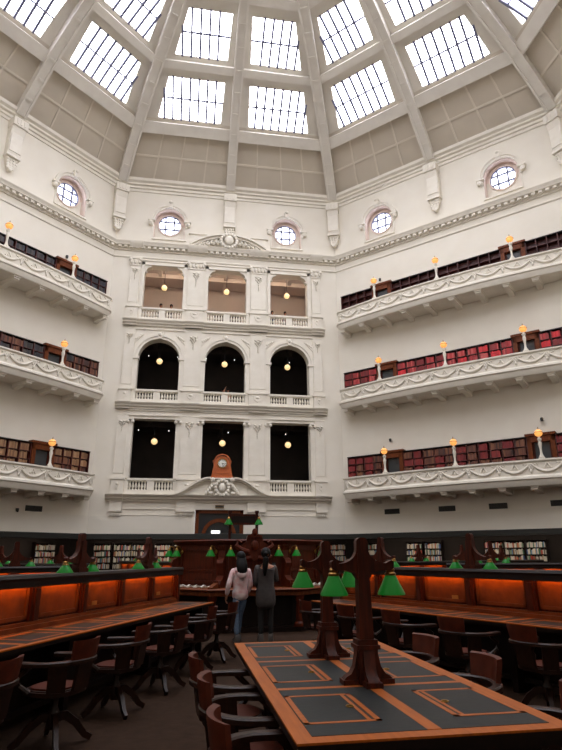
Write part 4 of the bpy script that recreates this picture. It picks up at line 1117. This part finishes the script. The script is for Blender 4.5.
    else: h.ball((0, -.03, 1.54), .092, .085, .08, 12, 7)
    part('hair', h, 'hair', t)
    if not tiny:
        fa = RZ(-turn*PI/2.4) if turn else Matrix()
        for s in (-1, 1):
            b = MB(); b.M = fa; b.ball((s*.032, .1, 1.578), .012, .008, .008); part('eye', b, 'black', t)
            b = MB(); b.M = fa; b.ball((s*.088, .015, 1.57), .012, .02, .03); part('ear', b, 'skin', t)
        b = MB(); b.M = fa; b.prism([(.095, 1.585), (.13, 1.545), (.095, 1.535)], -.012, .012, 'x'); part('nose', b, 'skin', t)
        b = MB(); b.M = fa; b.ball((0, .095, 1.515), .022, .012, .007); part('mouth', b, 'red', t)
    return t
p1 = person('woman in a pale pink hooded jacket and blue jeans, walking away', T(-.75, -3.65, 0) @ RZ(math.radians(8)), .955,
    dict(l=((-.16, -.01, 1.33), (-.255, -.06, 1.06), (-.27, .06, .84)), r=((.16, -.01, 1.33), (.2, -.03, 1.05), (.17, .14, .87))),
    dict(l=((-.085, 0, .88), (-.075, .03, .5), (-.06, -.02, .1), (-.06, .1, .03)), r=((.085, 0, .88), (.03, .14, .5), (.03, .26, .1), (.03, .38, .03))), ('jacket', .74, .175, 'jeans'), 'long')
hd = MB()
for i in range(9): a = PI+PI*i/8; hd.ball((.105*math.cos(a), .09*math.sin(a)-.03, 1.345-.02*math.sin(PI*i/8)), .045, .04, .045, 8, 6)
hd.ball((0, -.135, 1.26), .11, .06, .09, 10, 6); part('hood', hd, 'jacket', p1)
p2 = person('woman in a long charcoal shirt with black ponytail, holding a phone', T(-.27, -3.7, 0) @ RZ(math.radians(-6)), .995,
    dict(l=((-.165, -.01, 1.34), (-.2, -.02, 1.06), (-.12, .16, .95)), r=((.165, -.01, 1.34), (.215, .03, 1.08), (.17, .2, 1.25))),
    dict(l=((-.085, 0, .88), (-.09, .02, .5), (-.09, -.02, .1), (-.1, .1, .03)), r=((.085, 0, .88), (.09, .03, .5), (.1, .0, .1), (.11, .12, .03))), ('shirt', .56, .2, 'pants'), 'tail', 1)
ph = thing('mobile_phone', 'dark phone held up in the hand of the woman in charcoal', 'phone', T(-.27, -3.7, 0) @ RZ(math.radians(-6)) @ T(.17, .3, 1.34))
part('case', MB().box(-.037, .037, -.004, .004, -.07, .07), 'black', ph); part('screen', MB().box(-.033, .033, -.006, -.003, -.06, .06), 'glass', ph)
# visitors leaning on the balustrades
AR = dict(l=((-.16, 0, 1.33), (-.22, .1, 1.1), (-.12, .25, 1.02)), r=((.16, 0, 1.33), (.22, .1, 1.1), (.12, .25, 1.02)))
LG = dict(l=((-.085, 0, .88), (-.09, .01, .5), (-.09, -.02, .1), (-.09, .1, .03)), r=((.085, 0, .88), (.09, .01, .5), (.09, -.02, .1), (.09, .1, .03)))
UP = dict(l=AR['l'], r=((.16, 0, 1.33), (.28, .1, 1.45), (.2, .14, 1.68)))
for lv, x, m, ar, lb in ((2, -4.15, 'pants', AR, 'visitor in black at the left balustrade of the top storey, left of the pair'), (2, -3.5, 'shirt', AR, 'visitor in grey at the left balustrade of the top storey, right of the pair'),
                     (2, 3.05, 'blue', AR, 'visitor in blue at the right balustrade of the top storey, left of the pair'), (2, 3.9, 'red', AR, 'visitor in red at the right balustrade of the top storey, right of the pair'),
                     (1, .02, 'blue', AR, 'visitor in blue behind the middle balustrade of the arched storey'), (1, .33, 'skin', UP, 'visitor raising an arm behind the middle balustrade of the arched storey')):
    person(lb, WF @ T(x, 1.9 if lv == 1 else .95, ZL[lv]['c1']) @ RZ(PI), .98, ar, LG, (m, .85, .16, 'pants'), 'short')

# ------------------------------------------------------------------ camera, world, view
cd = bpy.data.cameras.new('camera'); cam = bpy.data.objects.new('camera', cd); C.objects.link(cam)
f, pitch, roll, yaw = 557.620419, .312288647, -.00468093435, .160173325
fw = Vector((math.sin(yaw)*math.cos(pitch), math.cos(yaw)*math.cos(pitch), math.sin(pitch))); r0 = Vector((math.cos(yaw), -math.sin(yaw), 0)); u0 = r0.cross(fw)
r = r0*math.cos(roll)+u0*math.sin(roll); u = -r0*math.sin(roll)+u0*math.cos(roll)
cam.matrix_world = Matrix(((r.x, u.x, -fw.x, CAM.x), (r.y, u.y, -fw.y, CAM.y), (r.z, u.z, -fw.z, CAM.z), (0, 0, 0, 1)))
cd.sensor_fit = 'AUTO'; cd.sensor_width = 36; cd.lens = f*36/750; cd.clip_end = 300
sc = bpy.context.scene; sc.camera = cam
w = bpy.data.worlds.new('world'); sc.world = w; w.use_nodes = True
w.node_tree.nodes['Background'].inputs['Color'].default_value = (.92, .95, 1, 1); w.node_tree.nodes['Background'].inputs['Strength'].default_value = 1.0
sc.view_settings.view_transform = 'Standard'; sc.view_settings.look = 'None'; sc.view_settings.exposure = 1.1; sc.view_settings.gamma = 1; sc.view_settings.use_curve_mapping = False
sc.cycles.use_denoising = True; sc.cycles.max_bounces = 8; sc.cycles.diffuse_bounces = 5; sc.cycles.sample_clamp_indirect = 8
